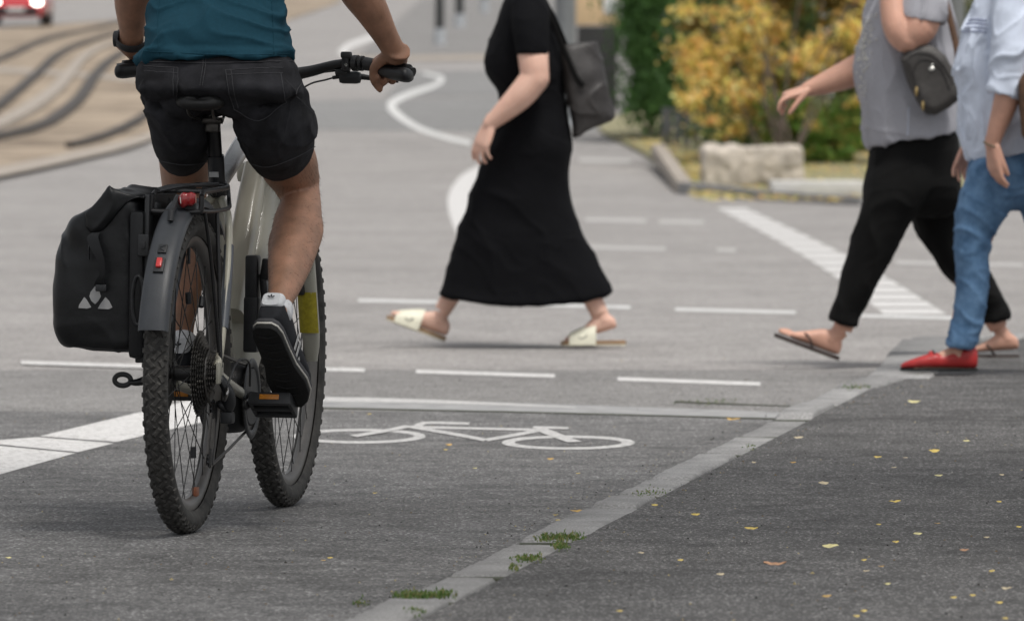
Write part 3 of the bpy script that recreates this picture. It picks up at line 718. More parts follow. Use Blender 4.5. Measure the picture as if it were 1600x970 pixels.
# red car far up the hill, headlamps on
cb = on_ground(32, 40, .05); cx, cy, cz = cb
car = empty('car', (cx, cy, cz), 'red car with its headlamps on coming down the far road', 'car')
prof = [(-2.1, .35), (-2.15, .62), (-2.0, .78), (-.95, .92), (-.25, 1.38), (1.0, 1.42), (1.75, 1.0), (2.1, .92), (2.15, .4)]
rows = []
for y, z in [(-2.12, .45), (-2.05, .62), (-1.6, .80), (-.95, .90), (0, .93), (1.2, .93), (1.9, .92), (2.12, .6)]:
    rows.append(((cx, cy + y, cz + (.22 + z) / 2), (.86 if abs(y) < 2 else .76, 0, 0), (0, 0, (z - .22) / 2)))
g = G(); g.loft(rows, 28, 3, 4.5); obj('body', g, 'car_red', car)
rows = []
for y, z, h in [(-.95, .9, .78), (-.3, 1.32, .68), (.3, 1.43, .64), (1.1, 1.36, .64), (1.8, .95, .72)]: rows.append(((cx, cy + y, cz + (.85 + z) / 2), (h, 0, 0), (0, 0, max(.03, (z - .85) / 2))))
g = G(); g.loft(rows, 24, 3, 3.5); obj('cabin', g, 'car_glass', car)
for sx in (-1, 1):
    for sy in (-1.3, 1.3):
        wl = empty('wheel', (0, 0, 0)); wl.parent = car
        g = G(); g.lathe([(-.1, .2), (-.1, .29), (-.07, .32), (.07, .32), (.1, .29), (.1, .2)], (cx + sx * .76, cy + sy, cz + .31), 24); obj('tyre', g, 'car_dark', wl)
        g = G(); g.lathe([(-.08, .02), (-.09, .2), (.09, .2), (.08, .02)], (cx + sx * .76, cy + sy, cz + .31), 20); obj('rim', g, 'steel', wl)
    g = G(); g.ball((cx + sx * .62, cy - 2.02, cz + .66), (.15, .1, .10), 14); obj('headlight', g, 'headlamp', car)
    g = G(); g.ball((cx + sx * .9, cy - .8, cz + .95), (.1, .06, .07), 10); obj('mirror', g, 'car_red', car)
g = G(); g.box((cx, cy - 2.13, cz + .4), (1.3, .06, .24), bev=.04); obj('grille', g, 'car_dark', car)
g = G(); g.box((cx, cy - 2.17, cz + .44), (.52, .02, .11), bev=.005); obj('number_plate', g, 'plate_white', car)

# fallen leaves on sidewalk and road
def leaf_mesh(L, wdt, curl, seed):
    r = random.Random(seed); g = G(); N = 6; top = []; 
    vs = []; 
    for i in range(N + 1):
        t = i / N; hw = wdt * math.sin(math.pi * min(1, t * .96 + .03)) ** .8 * L * .5; z = curl * L * ((t - .5) ** 2 * 2 - .1) + r.uniform(0, .06) * L + .002
        vs += [(-hw, (t - .5) * L, z + curl * L * .25), (0, (t - .5) * L, z), (hw, (t - .5) * L, z + curl * L * r.uniform(.1, .5))]
    zmin = min(v[2] for v in vs); vs = [(x, y, z - zmin + .0015) for x, y, z in vs]
    fs = []
    for i in range(N): fs += [(3 * i, 3 * i + 1, 3 * i + 4, 3 * i + 3), (3 * i + 1, 3 * i + 2, 3 * i + 5, 3 * i + 4)]
    return g.add(vs, fs)
for nm, c in [('leaf_yellow', (.62, .47, .13)), ('leaf_pale', (.62, .56, .28)), ('leaf_ochre', (.50, .32, .10)), ('leaf_brown', (.42, .24, .14)), ('leaf_tan', (.52, .44, .30))]: mat(nm, c, .7, .2, 60)
side_l = [(1132, 168, 52, 'leaf_pale'), (1205, 349, 46, 'leaf_yellow'), (1325, 309, 30, 'leaf_pale'), (998, 370, 36, 'leaf_yellow'), (796, 468, 46, 'leaf_tan'), (1060, 538, 50, 'leaf_yellow'), (1222, 438, 34, 'leaf_pale'), (685, 389, 26, 'leaf_ochre'),
          (530, 637, 56, 'leaf_yellow'), (323, 583, 38, 'leaf_yellow'), (172, 546, 30, 'leaf_yellow'), (823, 703, 72, 'leaf_pale'), (1145, 653, 38, 'leaf_pale'), (1063, 683, 28, 'leaf_yellow'), (1445, 533, 24, 'leaf_yellow'), (1518, 627, 26, 'leaf_yellow'),
          (1033, 838, 20, 'leaf_pale'), (1475, 858, 46, 'leaf_tan'), (1445, 909, 36, 'leaf_yellow'), (945, 938, 24, 'leaf_yellow'), (415, 803, 34, 'leaf_tan'), (268, 749, 18, 'leaf_yellow'), (122, 722, 22, 'leaf_tan'), (808, 885, 40, 'leaf_ochre'), (1010, 773, 24, 'leaf_ochre'),
          (1278, 888, 20, 'leaf_yellow'), (1350, 880, 26, 'leaf_yellow'), (918, 958, 20, 'leaf_yellow'), (1318, 715, 40, 'leaf_brown'), (705, 298, 40, 'leaf_tan'), (540, 388, 20, 'leaf_tan'), (1455, 434, 24, 'leaf_tan'), (1218, 614, 22, 'leaf_ochre'), (1058, 407, 22, 'leaf_tan'), (945, 750, 16, 'leaf_yellow'), (1400, 665, 22, 'leaf_tan'), (1420, 790, 22, 'leaf_yellow'), (955, 790, 30, 'leaf_tan'), (1468, 965, 26, 'leaf_yellow'), (1000, 618, 18, 'leaf_yellow'), (1100, 370, 16, 'leaf_tan'), (42, 938, 20, 'leaf_yellow')]
names = {'leaf_yellow': 'yellow', 'leaf_pale': 'pale yellow', 'leaf_ochre': 'ochre', 'leaf_brown': 'brown', 'leaf_tan': 'dry tan'}
def put_leaf(px, py, wpx, m, off, label, grp, i, ar=.62):
    p = on_ground(px, py, off + .002); L = max(.013, wpx * p.y / F * .9); me = mesh_from(leaf_mesh(L, ar, random.uniform(.05, .22), i)); smooth(me)
    o = bpy.data.objects.new('fallen_leaf', me); COL.objects.link(o); me.materials.append(MATS[m]); o.location = p; o.rotation_euler = (0, -R(random.uniform(6, 24)), R(90 + random.uniform(-30, 30))); o.location.z += L * .10; tag(o, label, 'leaf', grp); return o
ORD = ['first', 'second', 'third', 'fourth', 'fifth', 'sixth', 'seventh', 'eighth', 'ninth', 'tenth', 'eleventh', 'twelfth', 'thirteenth', 'fourteenth', 'fifteenth']
def leaf_labels(lst, where):
    bands = {}
    for i, (x, y, wd, m) in enumerate(lst): bands.setdefault((m, 0 if y < 700 else 1 if y < 800 else 2), []).append((x, i))
    out = {}
    for (m, b), q in bands.items():
        bn = ['far', 'middle', 'near'][b]; q.sort()
        for k, (_, i) in enumerate(q):
            out[i] = f'the only small {names[m]} fallen leaf on the {bn} part of {where}' if len(q) == 1 else f'{ORD[k]} small {names[m]} fallen leaf from the left on the {bn} part of {where}'
    return out
side_p = [(950 + x * .4226, max(606, 560 + y * .4226), wd * .4226, m) for x, y, wd, m in side_l]
LBL = leaf_labels(side_p, 'the sidewalk')
for i, (px, py, wd, m) in enumerate(side_p): put_leaf(px, py, wd, m, KH, LBL[i], 'leaves fallen on the sidewalk', i)
put_leaf(1211, 887, 40, 'leaf_brown', KH, 'large curled reddish brown leaf, biggest on the sidewalk', 'leaves fallen on the sidewalk', 77, .55)
road_l = [(1146, 659, 25, 'leaf_ochre'), (577, 648, 7, 'leaf_yellow'), (701, 697, 12, 'leaf_ochre'), (697, 704, 9, 'leaf_yellow'), (860, 719, 12, 'leaf_ochre'), (903, 741, 8, 'leaf_yellow'), (957, 778, 14, 'leaf_yellow'), (900, 802, 22, 'leaf_ochre'), (868, 806, 9, 'leaf_yellow'), (872, 814, 9, 'leaf_yellow'), (742, 733, 9, 'leaf_pale'), (586, 772, 9, 'leaf_yellow'), (13, 873, 9, 'leaf_pale'), (516, 873, 9, 'leaf_yellow'), (505, 877, 8, 'leaf_ochre'), (862, 826, 8, 'leaf_yellow')]
LBL = leaf_labels(road_l, 'the cycle lane')
for i, (x, y, wd, m) in enumerate(road_l):
    lb = LBL[i]
    if i == 0: lb = 'orange leaf on the crossing just left of the kerb'
    if i == 7: lb = 'ochre crumpled leaf against the kerb edge'
    put_leaf(x, y, wd, m, .006, lb, 'leaves fallen on the road', 100 + i, .6)

# grit and crumbs of stone lying about, thicker along the kerb
g = G(); cols = []
for k in range(1500):
    if k < 900: x, y = random.uniform(-10, 1610), random.uniform(560, 975)
    else:
        y = random.uniform(600, 975); Yk = .96 * F / (y - 153); x = 800 + kerb_x(Yk) * F / Yk + random.choice((-1, 1)) * abs(random.gauss(0, 28)) + random.choice((-8, 85))
    Yk = .96 * F / (y - 153); on_side = x > 800 + (kerb_x(Yk) + .15) * F / Yk
    if not on_side and x > 800 + kerb_x(Yk) * F / Yk - 6: continue
    p = on_ground(x, y, KH - .004 if on_side else .004); r = random.uniform(.0012, .0032) * (1.5 if random.random() < .08 else 1); vs = []
    for d in ((1, 0, 0), (0, 1, 0), (-1, 0, 0), (0, -1, 0), (0, 0, 1)): vs.append((p.x + d[0] * r * random.uniform(.7, 1.3), p.y + d[1] * r * random.uniform(.7, 1.3), p.z + d[2] * r * random.uniform(.8, 1.4)))
    g.add(vs, [(0, 1, 4), (1, 2, 4), (2, 3, 4), (3, 0, 4)]); c = random.choice([(.45, .44, .42), (.3, .29, .28), (.06, .055, .05), (.04, .04, .04), (.5, .42, .24), (.22, .16, .1)]); cols += [c] * 5
o = obj('grit', g, 'leafage', sm=False); set_cols(o.data, cols); tag(o, 'fine grit and crumbs scattered over road and sidewalk', 'grit', kind='stuff')
# ---------------------------------------------------------------- the bicycle (local frame: +Y forward, +X right)
bike = empty('bicycle', None, 'beige electric trekking bicycle ridden away from the camera', 'bicycle', M=BM)
def bobj(name, g, m, parent=None, ang=40): return obj(name, g, m, parent or bike, ang, local=True)
def joint_empty(name, parent): o = empty(name, (0, 0, 0)); o.parent = parent; return o
WR, WB = 0.37, 1.137
RH, FH = V(0, 0, WR), V(0, WB, WR)
BBp = V(0, .445, .295)
tyre_me = tread_me = rim_me = None
sp_me = None
def wheel(hub, hubw):
    global tyre_me, tread_me, rim_me, sp_me
    wl = empty('wheel', tuple(hub)); wl.parent = bike
    if tyre_me is None:
        g = G(); tr = .0285; cr = WR - .004 - tr
        g.lathe([(tr * math.sin(a) * 1.0, cr + tr * math.cos(a)) for a in np.linspace(-2.5, 2.5, 22)], n=96); tyre_me = smooth(mesh_from(g, 'tyre'))
        g = G(); K = 66
        for k in range(K):
            for (psi, dphi, rot, lw, ll) in [(-.22, 0, 40, .0085, .022), (.22, .5, -40, .0085, .022), (-.68, .5, -30, .0095, .016), (.68, 0, 30, .0095, .016), (-1.06, .1, 80, .011, .010), (1.06, .6, 80, .011, .010)]:
                ph = 2 * math.pi * (k + dphi) / K; er = V(0, math.cos(ph), math.sin(ph)); et = V(0, -math.sin(ph), math.cos(ph)); ex = V(1, 0, 0)
                nn = er * math.cos(psi) + ex * math.sin(psi); la = ex * math.cos(psi) - er * math.sin(psi)
                c = er * cr + nn * (tr + .0012); a = R(rot); d1 = et * math.cos(a) + la * math.sin(a); d2 = np.cross(nn, d1)
                h = .0028
                vs = []
                for z, k2 in ((-h, 1.25), (h * .75, .85)):
                    for sx, sy in ((-1, -1), (1, -1), (1, 1), (-1, 1)): vs.append(c + nn * z + d1 * sx * ll / 2 * k2 + d2 * sy * lw / 2 * k2)
                g.add(vs, [(4, 5, 6, 7), (0, 1, 5, 4), (1, 2, 6, 5), (2, 3, 7, 6), (3, 0, 4, 7)])
        tread_me = mesh_from(g, 'tread')
        g = G(); g.lathe([(-.014, .316), (-.015, .304), (-.010, .293), (0, .288), (.010, .293), (.015, .304), (.014, .316), (0, .312)], n=72, closed=True); rim_me = smooth(mesh_from(g, 'rim'), 50)
    for nm, me, m in (('tyre', tyre_me, 'tyre_rubber'), ('tread', tread_me, 'tread_dusty'), ('rim', rim_me, 'rim_dark')):
        o = bpy.data.objects.new(nm, me); COL.objects.link(o); o.parent = wl; me.materials.clear(); me.materials.append(MATS[m])
    g = G(); g.lathe([(-hubw, .009), (-hubw + .002, .012), (-.034, .014), (-.033, .028), (-.029, .028), (-.027, .017), (.027, .017), (.029, .028), (.033, .028), (.034, .014), (hubw - .002, .012), (hubw, .009)], n=24); o = bobj('hub', g, 'black_metal', wl)
    g = G(); g.lathe([(-.052, .030), (-.050, .085), (-.048, .088), (-.0465, .085), (-.048, .03)], n=36); bobj('brake_disc', g, 'dark_steel', wl)
    for k in range(32):
        a0 = 2 * math.pi * k / 32; sd_ = 1 if k % 2 else -1; tw = R(52) * (1 if (k // 2) % 2 else -1)
        p0 = V(sd_ * .031, .026 * math.cos(a0 + tw), .026 * math.sin(a0 + tw)); p1 = V(sd_ * .003, .292 * math.cos(a0), .292 * math.sin(a0))
        g = G(); g.tube([p0, p1], .0012, n=5, sub=1); bobj('spoke', g, 'spoke_steel', wl)
    g = G(); g.tube([V(0, 0, .288), V(0, 0, .25)], .0035, n=8, sub=1); bobj('valve', g, 'black_plastic', wl)
    return wl
rear_w = wheel(RH, .072); front_w = wheel(FH, .055)
for k, a in enumerate((72, 118, 265)):
    d = V(0, -math.cos(R(a)), math.sin(R(a))); g = G(); g.tube([V(.012, 0, 0) + d * .17, V(.012, 0, 0) + d * .195], .007, n=8, sub=1); bobj('spoke_clip', g, 'black_plastic', rear_w)
d = V(0, .3, -.95); g = G(); g.box(tuple(V(.006, .075, -.275)), (.012, .03, .022), bev=.004); bobj('wheel_reflector', g, mat('rust_reflector', (.28, .10, .05), .5, .3, 90), rear_w)

# frame
crown = V(0, .89, .85); htop = V(0, .838, .985); seat_top = V(0, .305, .785)
g = G(); g.tube([seat_top + V(0, .005, .005), V(0, .36, .815), V(0, .60, .895), htop + V(0, .0, -.035)], [(.019, .017), (.021, .020), (.025, .023), (.027, .026)], n=18, sub=4, ref=V(1, 0, 0)); bobj('top_tube', g, 'silver_frame')
g = G(); g.loft([((0, .47, .30), (.040, 0, 0), (0, .045, .025)), ((0, .55, .41), (.054, 0, 0), (0, .060, -.036)), ((0, .72, .64), (.050, 0, 0), (0, .056, -.038)), ((0, .85, .83), (.038, 0, 0), (0, .048, -.03)), ((0, .875, .90), (.032, 0, 0), (0, .038, -.01))], 28, 4, 3.2); dt = bobj('down_tube', g, 'greige_frame')
g = G(); g.loft([((0, .535, .45), (.030, 0, 0), (0, .03, -.02)), ((0, .70, .68), (.030, 0, 0), (0, .03, -.02)), ((0, .79, .80), (.026, 0, 0), (0, .02, -.015))], 20, 3, 3.2)
g2 = G(); g2.add([(x - .0005, y - .052, z + .036) for x, y, z in g.v], g.f); bobj('battery_cover', g2, 'beige_frame', dt)
g = G(); g.tube([BBp + V(0, 0, .03), V(0, .36, .56), seat_top + V(0, -.002, .012)], [.020, .019, .0185], n=18, sub=3, ref=V(1, 0, 0)); bobj('seat_tube', g, 'greige_frame')
g = G(); g.tube([crown + V(0, -.002, 0), htop], [.031, .029], n=20, sub=2, ref=V(1, 0, 0)); bobj('head_tube', g, 'beige_frame')
for sx in (-1, 1):
    P = [seat_top + V(sx * .012, -.01, -.02), V(sx * .045, .215, .72), V(sx * .058, .16, .62), V(sx * .067, .07, .47), V(sx * .070, .0, .385)]
    g = G(); g.tube(P, [(.010, .012), (.009, .012), (.010, .013), (.008, .011), (.010, .013)], n=12, sub=6, ref=V(1, 0, 0)); st = bobj('seat_stay', g, 'beige_frame')
    q = catmull(np.array(P), 6)[10:19]; g = G(); g.tube(q, (.0118), n=12, sub=1, ref=V(1, 0, 0)); bobj('stay_guard', g, 'grey_frame', st)
    g = G(); g.tube([BBp + V(sx * .045, -.03, .01), V(sx * .062, .22, .33), V(sx * .072, .02, .365)], [(.014, .010), (.012, .009), (.012, .008)], n=12, sub=5, ref=V(0, 0, 1)); bobj('chain_stay', g, 'greige_frame')
    g = G(); g.box((sx * .074, .005, .372), (.010, .045, .05), bev=.004); bobj('dropout', g, 'greige_frame')
g = G(); g.loft([((-.055, .455, .30), (0, .075, 0), (0, 0, .07)), ((-.02, .455, .30), (0, .09, 0), (0, 0, .085)), ((.03, .455, .30), (0, .09, 0), (0, 0, .085)), ((.058, .455, .30), (0, .07, 0), (0, 0, .065))], 26, 2, 2.6); bobj('motor', g, 'black_plastic')
# seat post, clamp, saddle
g = G(); g.tube([V(0, .32, .74), V(0, .248, .945)], .0158, n=20, sub=1, ref=V(1, 0, 0)); sp = bobj('seat_post', g, 'black_metal')
g = G(); g.tube([V(0, .30, .785), V(0, .276, .866)], .0195, n=20, sub=1, ref=V(1, 0, 0)); bobj('dropper_collar', g, 'black_plastic', sp)
g = G(); g.box((0, .2805 - .0195, .822), (.022, .004, .012), M=Matrix.Rotation(R(16), 3, 'X')); bobj('post_decal', g, 'reflective_grey', sp)
g = G(); g.tube([V(0, .303, .775), V(0, .295, .803)], .0235, n=20, sub=1, ref=V(1, 0, 0)); g.tube([V(-.03, .275, .79), V(.03, .275, .79)], .006, n=8, sub=1); bobj('seat_clamp', g, 'black_metal')
g = G(); rows = []
for y, hw, z, th in [(.078, .040, .990, .013), (.095, .056, .991, .020), (.14, .062, .993, .022), (.19, .052, .998, .024), (.25, .030, .992, .020), (.31, .021, .988, .016), (.345, .016, .984, .013), (.358, .007, .980, .007)]: rows.append(((0, y, z), (hw, 0, 0), (0, 0, th)))
g.loft(rows, 24, 4, 2.4); me = mesh_from(g); smooth(me)
push(me, lambda c: np.where(c[:, 2] > .99, -.010 * np.exp(-(c[:, 0] / .014) ** 2), 0)); sd_o = obj('saddle', me, mat('saddle_vinyl', (0.008, 0.008, 0.008), 0.55, 0.2, 60), bike, local=True)
for sx in (-1, 1):
    g = G(); g.tube([V(sx * .030, .09, .985), V(sx * .028, .11, .962), V(sx * .022, .17, .952), V(sx * .022, .25, .952), V(sx * .010, .32, .975)], .0036, n=8, sub=5); bobj('rail', g, 'dark_steel', sd_o)
g = G(); g.box((0, .222, .949), (.055, .036, .012), bev=.004); g.box((0, .240, .935), (.034, .03, .03), bev=.006); g.tube([V(-.03, .21, .945), V(.03, .21, .945)], .005, n=8, sub=1); bobj('saddle_clamp', g, 'dark_steel')
# fork
ax = V(0, -.39, .92)
for sx in (-1, 1):
    g = G(); g.loft([(tuple(FH + V(sx * .064, -.012, -.01)), (.014, 0, 0), (0, .016, 0)), (tuple(FH + V(sx * .066, -.035, .05)), (.021, 0, 0), (0, .024, 0)), (tuple(FH + V(sx * .066, -.085, .16)), (.023, 0, 0), (0, .026, 0)), (tuple(FH + V(sx * .066, -.125, .27)), (.022, 0, 0), (0, .025, 0)), (tuple(FH + V(sx * .066, -.15, .33)), (.022, 0, 0), (0, .024, 0))], 18, 3, 2.6); fl = bobj('fork_leg', g, 'greige_frame')
    g = G(); g.tube([FH + V(sx * .066, -.148, .32), crown + V(sx * .062, .035, -.03)], .0165, n=16, sub=1, ref=V(1, 0, 0)); bobj('stanchion', g, 'dark_steel', fl)
    if sx > 0:
        g = G(); vs = []
        for j in range(7):
            for i in range(7):
                a = R(-160 + 20 * i * 140 / 120); t = j / 6; c = FH + V(sx * .066, -.045 - .04 * t, .06 + .10 * t); vs.append(c + V(.0250 * math.cos(a), .0282 * math.sin(a), 0))
        g.add(vs, [(7 * j + i, 7 * j + i + 1, 7 * j + i + 8, 7 * j + i + 7) for j in range(6) for i in range(6)]); bobj('warning_sticker', g, 'yellow_sticker', fl)
        g = G(); g.box(tuple(FH + V(.05, -.11, .175)), (.03, .02, .045), bev=.006); bobj('brake_mount', g, 'black_metal', fl)
g = G(); g.box(tuple(crown + V(0, .03, -.03)), (.165, .05, .05), bev=.014); bobj('fork_crown', g, 'greige_frame')
g = G(); g.tube([htop + V(0, -.005, -.01), htop + V(0, -.02, .055)], .022, n=16, sub=1, ref=V(1, 0, 0)); g.tube([htop + V(0, -.015, .045), V(0, .905, 1.052)], [.020, .019], n=16, sub=1, ref=V(1, 0, 0)); bobj('stem', g, 'black_metal')
# handlebar
HB = [V(0, .905, 1.055), V(.045, .905, 1.056), V(.10, .905, 1.066), V(.16, .90, 1.082), V(.21, .89, 1.086), V(.26, .873, 1.082), V(.31, .853, 1.075), V(.362, .83, 1.066)]
HBf = [p * V(-1, 1, 1) for p in HB[:0:-1]] + HB
g = G(); g.tube(HBf, [.0115] * 5 + [.0135, .0158, .0158, .0158, .0135] + [.0115] * 5, n=16, sub=5); bobj('handlebar', g, 'black_metal')
bar = catmull(np.array(HB), 8)
def barp(x): i = int(np.argmin(abs(bar[:, 0] - x))); return bar[i]
for sx in (-1, 1):
    mx = V(sx, 1, 1)
    g = G(); g.tube([barp(x) * mx for x in (.235, .26, .29, .32, .35)], [(.0165, .0165), (.0155, .0165), (.0155, .017), (.016, .018), (.017, .019)], n=16, sub=3, ref=V(0, 0, 1))
    rows = []
    for x, back, drop, t in [(.262, .015, .006, .012), (.290, .026, .008, .014), (.320, .036, .008, .016), (.345, .041, .006, .018), (.357, .037, .005, .016), (.364, .024, .005, .010)]:
        c = barp(x) + V(0, -back * .62, -drop - .004); rows.append((tuple(c * mx), (0, back * .85, -drop * .3), (0, 0, t)))
    g.loft(rows, 18, 4, 2.4); gr = bobj('grip', g, 'black_plastic')
    g = G(); g.tube([barp(.205) * mx, barp(.217) * mx], .0195, n=16, sub=1); g.tube([barp(.221) * mx, barp(.230) * mx], .0185, n=16, sub=1); bobj('grip_clamp', g, 'black_plastic', gr)
    ct = barp(.185) * mx
    g = G(); g.box(tuple(ct + V(0, 0, 0)), (.020, .036, .040), bev=.008); g.box(tuple(ct + V(sx * .002, -.012, .020)), (.026, .022, .016), bev=.005); g.box(tuple(ct + V(sx * .008, .008, -.034)), (.055, .026, .030), bev=.011); g.box(tuple(ct + V(-sx * .012, .004, -.022)), (.032, .02, .018), bev=.007); lv = bobj('brake_lever', g, 'black_plastic')
    g = G(); g.tube([ct + V(sx * .02, .012, -.03), ct + V(sx * .06, .04, -.035), ct + V(sx * .12, .04, -.04)], [.008, .006, .0055], n=10, sub=4); bobj('lever_blade', g, 'black_metal', lv)
    g = G(); g.lathe([(-.001, .0), (-.001, .0035), (.001, .003)], n=10); me = mesh_from(g); me.transform(Matrix.Translation(Vector(ct + V(sx * .003, -.0195, -.004))) @ Matrix.Rotation(R(90), 4, 'Z')); obj('bolt', me, 'bright_metal', lv, local=True)
    g = G(); g.tube([ct + V(-sx * .018, .008, -.017), ct + V(-sx * .06, .02, -.022), ct + V(-sx * .11, .05, -.03), V(sx * .02, .93, .98), V(sx * .01, .93, .88)], .0024, n=8, sub=6); bobj('brake_hose', g, 'black_plastic')
    g = G(); g.tube([ct + V(-sx * .022, .004, -.032), ct + V(-sx * .05, .006, -.040), ct + V(-sx * .10, .02, -.055), V(sx * .03, .90, .98), V(sx * .012, .90, .87)], .0022, n=8, sub=6); bobj('shift_cable', g, 'black_plastic')
    g = G(); g.tube([ct + V(-sx * .018, .004, -.0325), ct + V(-sx * .034, .005, -.035)], .0045, n=10, sub=1); bobj('cable_ferrule', g, 'black_plastic', lv)
# drivetrain
cas = joint_empty('cassette', bike)
for k in range(11):
    r = .020 + .0076 * (10 - k); x = .028 + k * .0037; nt_ = int(r * 2 * math.pi / .0127); g = G(); P = []
    for i in range(nt_ * 4): a = 2 * math.pi * i / (nt_ * 4); rr = r + (.0028 if i % 4 in (1, 2) else -.0012); P.append(V(x, RH[1] + rr * math.cos(a), RH[2] + rr * math.sin(a)))
    g.rings([[p + V(-.0008, 0, 0) for p in P], [p + V(.0008, 0, 0) for p in P]]); bobj('sprocket', g, 'dark_steel', cas, 20)
crk = joint_empty('crankset', bike)
cx0 = .060
def sprock(c, r, x, name, m, par, th=.0018):
    nt_ = int(r * 2 * math.pi / .0127); P = []
    for i in range(nt_ * 4): a = 2 * math.pi * i / (nt_ * 4); rr = r + (.0028 if i % 4 in (1, 2) else -.0012); P.append(V(x, c[1] + rr * math.cos(a), c[2] + rr * math.sin(a)))
    g = G(); g.rings([[p + V(-th, 0, 0) for p in P], [p + V(th, 0, 0) for p in P]]); return bobj(name, g, m, par, 20)
sprock(BBp, .076, .052, 'chainring', 'dark_steel', crk)
CL = .17; ca = R(2)
pedals = {}
for sx, sg in ((1, -1), (-1, 1)):        # right crank points back, left crank forward
    d = V(0, sg * math.cos(ca), sg * math.sin(ca)); tip = BBp + d * CL
    a0 = BBp + V(sx * .066, 0, 0); a1 = tip + V(sx * .082, 0, 0)
    g = G(); g.tube([a0 - d * .012, a0 + d * .02, a0 * .5 + a1 * .5, a1 - d * .01, a1 + d * .012], [(.018, .010), (.019, .011), (.013, .009), (.012, .008), (.013, .008)], n=14, sub=3, ref=V(0, 0, 1), rnd=True); bobj('crank_arm', g, 'black_metal', crk)
    pc = a1 + V(sx * .062, 0, 0); pedals[sx] = pc
    pd = joint_empty('pedal', bike); g = G(); tilt = Matrix.Rotation(R(-22 if sx > 0 else 6), 3, 'X')
    g.tube([a1, pc], .007, n=10, sub=1); g.box(tuple(pc), (.098, .012, .030), M=tilt, bev=.004)
    for dy in (-.042, .042): g.box(tuple(pc + np.array(tilt @ Vector((0, dy, 0)))), (.100, .016, .030), M=tilt, bev=.005)
    for dx in (-.046, .046): g.box(tuple(pc + V(dx, 0, 0)), (.010, .088, .026), M=tilt, bev=.003)
    bobj('pedal_cage', g, 'black_plastic', pd)
    g = G(); g.box(tuple(pc + np.array(tilt @ Vector((.0, -.0508, .002)))), (.046, .003, .012), M=tilt, bev=.001); bobj('reflector', g, 'orange_reflector', pd)
# chain guard bracket seen beside the motor, chain, derailleur
g = G(); P = []
for t in np.linspace(0, 2 * math.pi, 40): P.append(BBp + V(.058, .085 * math.cos(t), .085 * math.sin(t)))
g.tube(P, [(.011, .0035)] * len(P), n=8, sub=1, ref=V(0, 1, 0)); bobj('chain_guard', g, 'black_plastic', crk)
chn = joint_empty('chain', bike)
def run(pts, name='chain_run'):
    g = G(); g.tube(pts, [(.0042, .0032)] * len(pts), n=6, sub=1, ref=V(0, 0, 1)); return bobj(name, g, 'dark_steel', chn)
j1, j2 = V(.055, .028, .288), V(.050, .018, .178)      # guide and tension pulleys
run([V(.052, .445, .372), V(.052, .30, .388), V(.051, .0, .425), V(.05, -.04, .40), V(.05, -.052, .36), V(.051, -.03, .322), V(.053, .005, .30), j1 + V(0, .022, -.002)])
run([j1 + V(0, -.02, -.008), j2 + V(0, -.02, .008)]); run([j2 + V(0, .004, -.022), V(.05, .22, .185), V(.052, .42, .221)])
der = joint_empty('derailleur', bike)
for j in (j1, j2): sprock(j, .020, j[0], 'pulley', 'black_plastic', der, .0018)
g = G()
for dx in (-.006, .008): g.tube([j1 + V(dx, 0, .012), j1 * .5 + j2 * .5 + V(dx, .01, 0), j2 + V(dx, 0, -.012)], [(.013, .0014), (.009, .0014), (.012, .0014)], n=10, sub=3, ref=V(0, 1, 0), rnd=True)
bobj('cage', g, 'black_metal', der)
g = G(); g.tube([V(.078, .012, .355), V(.090, .03, .325), V(.085, .05, .295), j1 + V(.016, .015, .01)], [(.016, .010), (.019, .014), (.020, .016), (.014, .010)], n=12, sub=4, ref=V(0, 1, 0), rnd=True); g.box((.083, .055, .268), (.030, .035, .028), bev=.007); bobj('knuckle', g, 'black_plastic', der)
g = G(); g.tube([V(.092, .00, .335), V(.10, -.03, .345), V(.105, .02, .385), V(.10, .12, .40), V(.09, .26, .385), V(.075, .34, .33)], .0027, n=8, sub=6); bobj('shift_cable', g, 'black_plastic')
g = G(); g.tube([V(.085, .01, .31), V(.095, -.01, .325), V(.093, .0, .338)], .004, n=8, sub=4); bobj('cable_ferrule', g, 'steel', der)
# thru-axle lever on the left
g = G(); P = []
for t in np.linspace(0, 2 * math.pi, 28): q = V(-.150 + .019 * math.cos(t), -.01, .352 + .013 * math.sin(t)); P.append(q)
g.tube(P, [(.004, .006)] * 28, n=8, sub=1, ref=V(0, 1, 0)); g.tube([V(-.078, 0, .366), V(-.10, -.004, .352), V(-.118, -.008, .347), V(-.134, -.01, .347)], [.010, .010, .008, .006], n=10, sub=3); bobj('axle_lever', g, 'black_metal')
# fender
def arc_pt(th, r): return V(0, -r * math.cos(R(th)), WR + r * math.sin(R(th)))
g = G(); rr = []
for th in np.linspace(16, 128, 46):
    r0 = .398; ring = []; up = arc_pt(th, 1) - V(0, 0, WR)
    hw0 = .0345
    for k, (s, dr) in enumerate([(-1, -.018), (-.97, -.006), (-.8, .001), (-.4, .003), (0, .004), (.4, .003), (.8, .001), (.97, -.006), (1, -.018)]): ring.append(arc_pt(th, r0 + dr) + V(s * hw0, 0, 0))
    for s, dr in [(.96, -.018), (.93, -.008), (.76, -.002), (0, .001), (-.76, -.002), (-.93, -.008), (-.96, -.018)]: ring.append(arc_pt(th, r0 + dr) + V(s * hw0, 0, 0))
    rr.append(ring)
g.rings(rr); fen = bobj('fender', g, 'fender_plastic', ang=60)
def fender_box(th, x, size, m, name, out=.006):
    c = arc_pt(th, .400 + out) + V(x, 0, 0); M = Matrix.Rotation(R(-(90 - th)) * -1, 3, 'X')
    g = G(); M = Matrix(((1, 0, 0), (0, math.sin(R(th)), -math.cos(R(th))), (0, math.cos(R(th)), math.sin(R(th))))); g.box(tuple(c), size, M=M, bev=min(size) * .3); return bobj(name, g, m, fen)
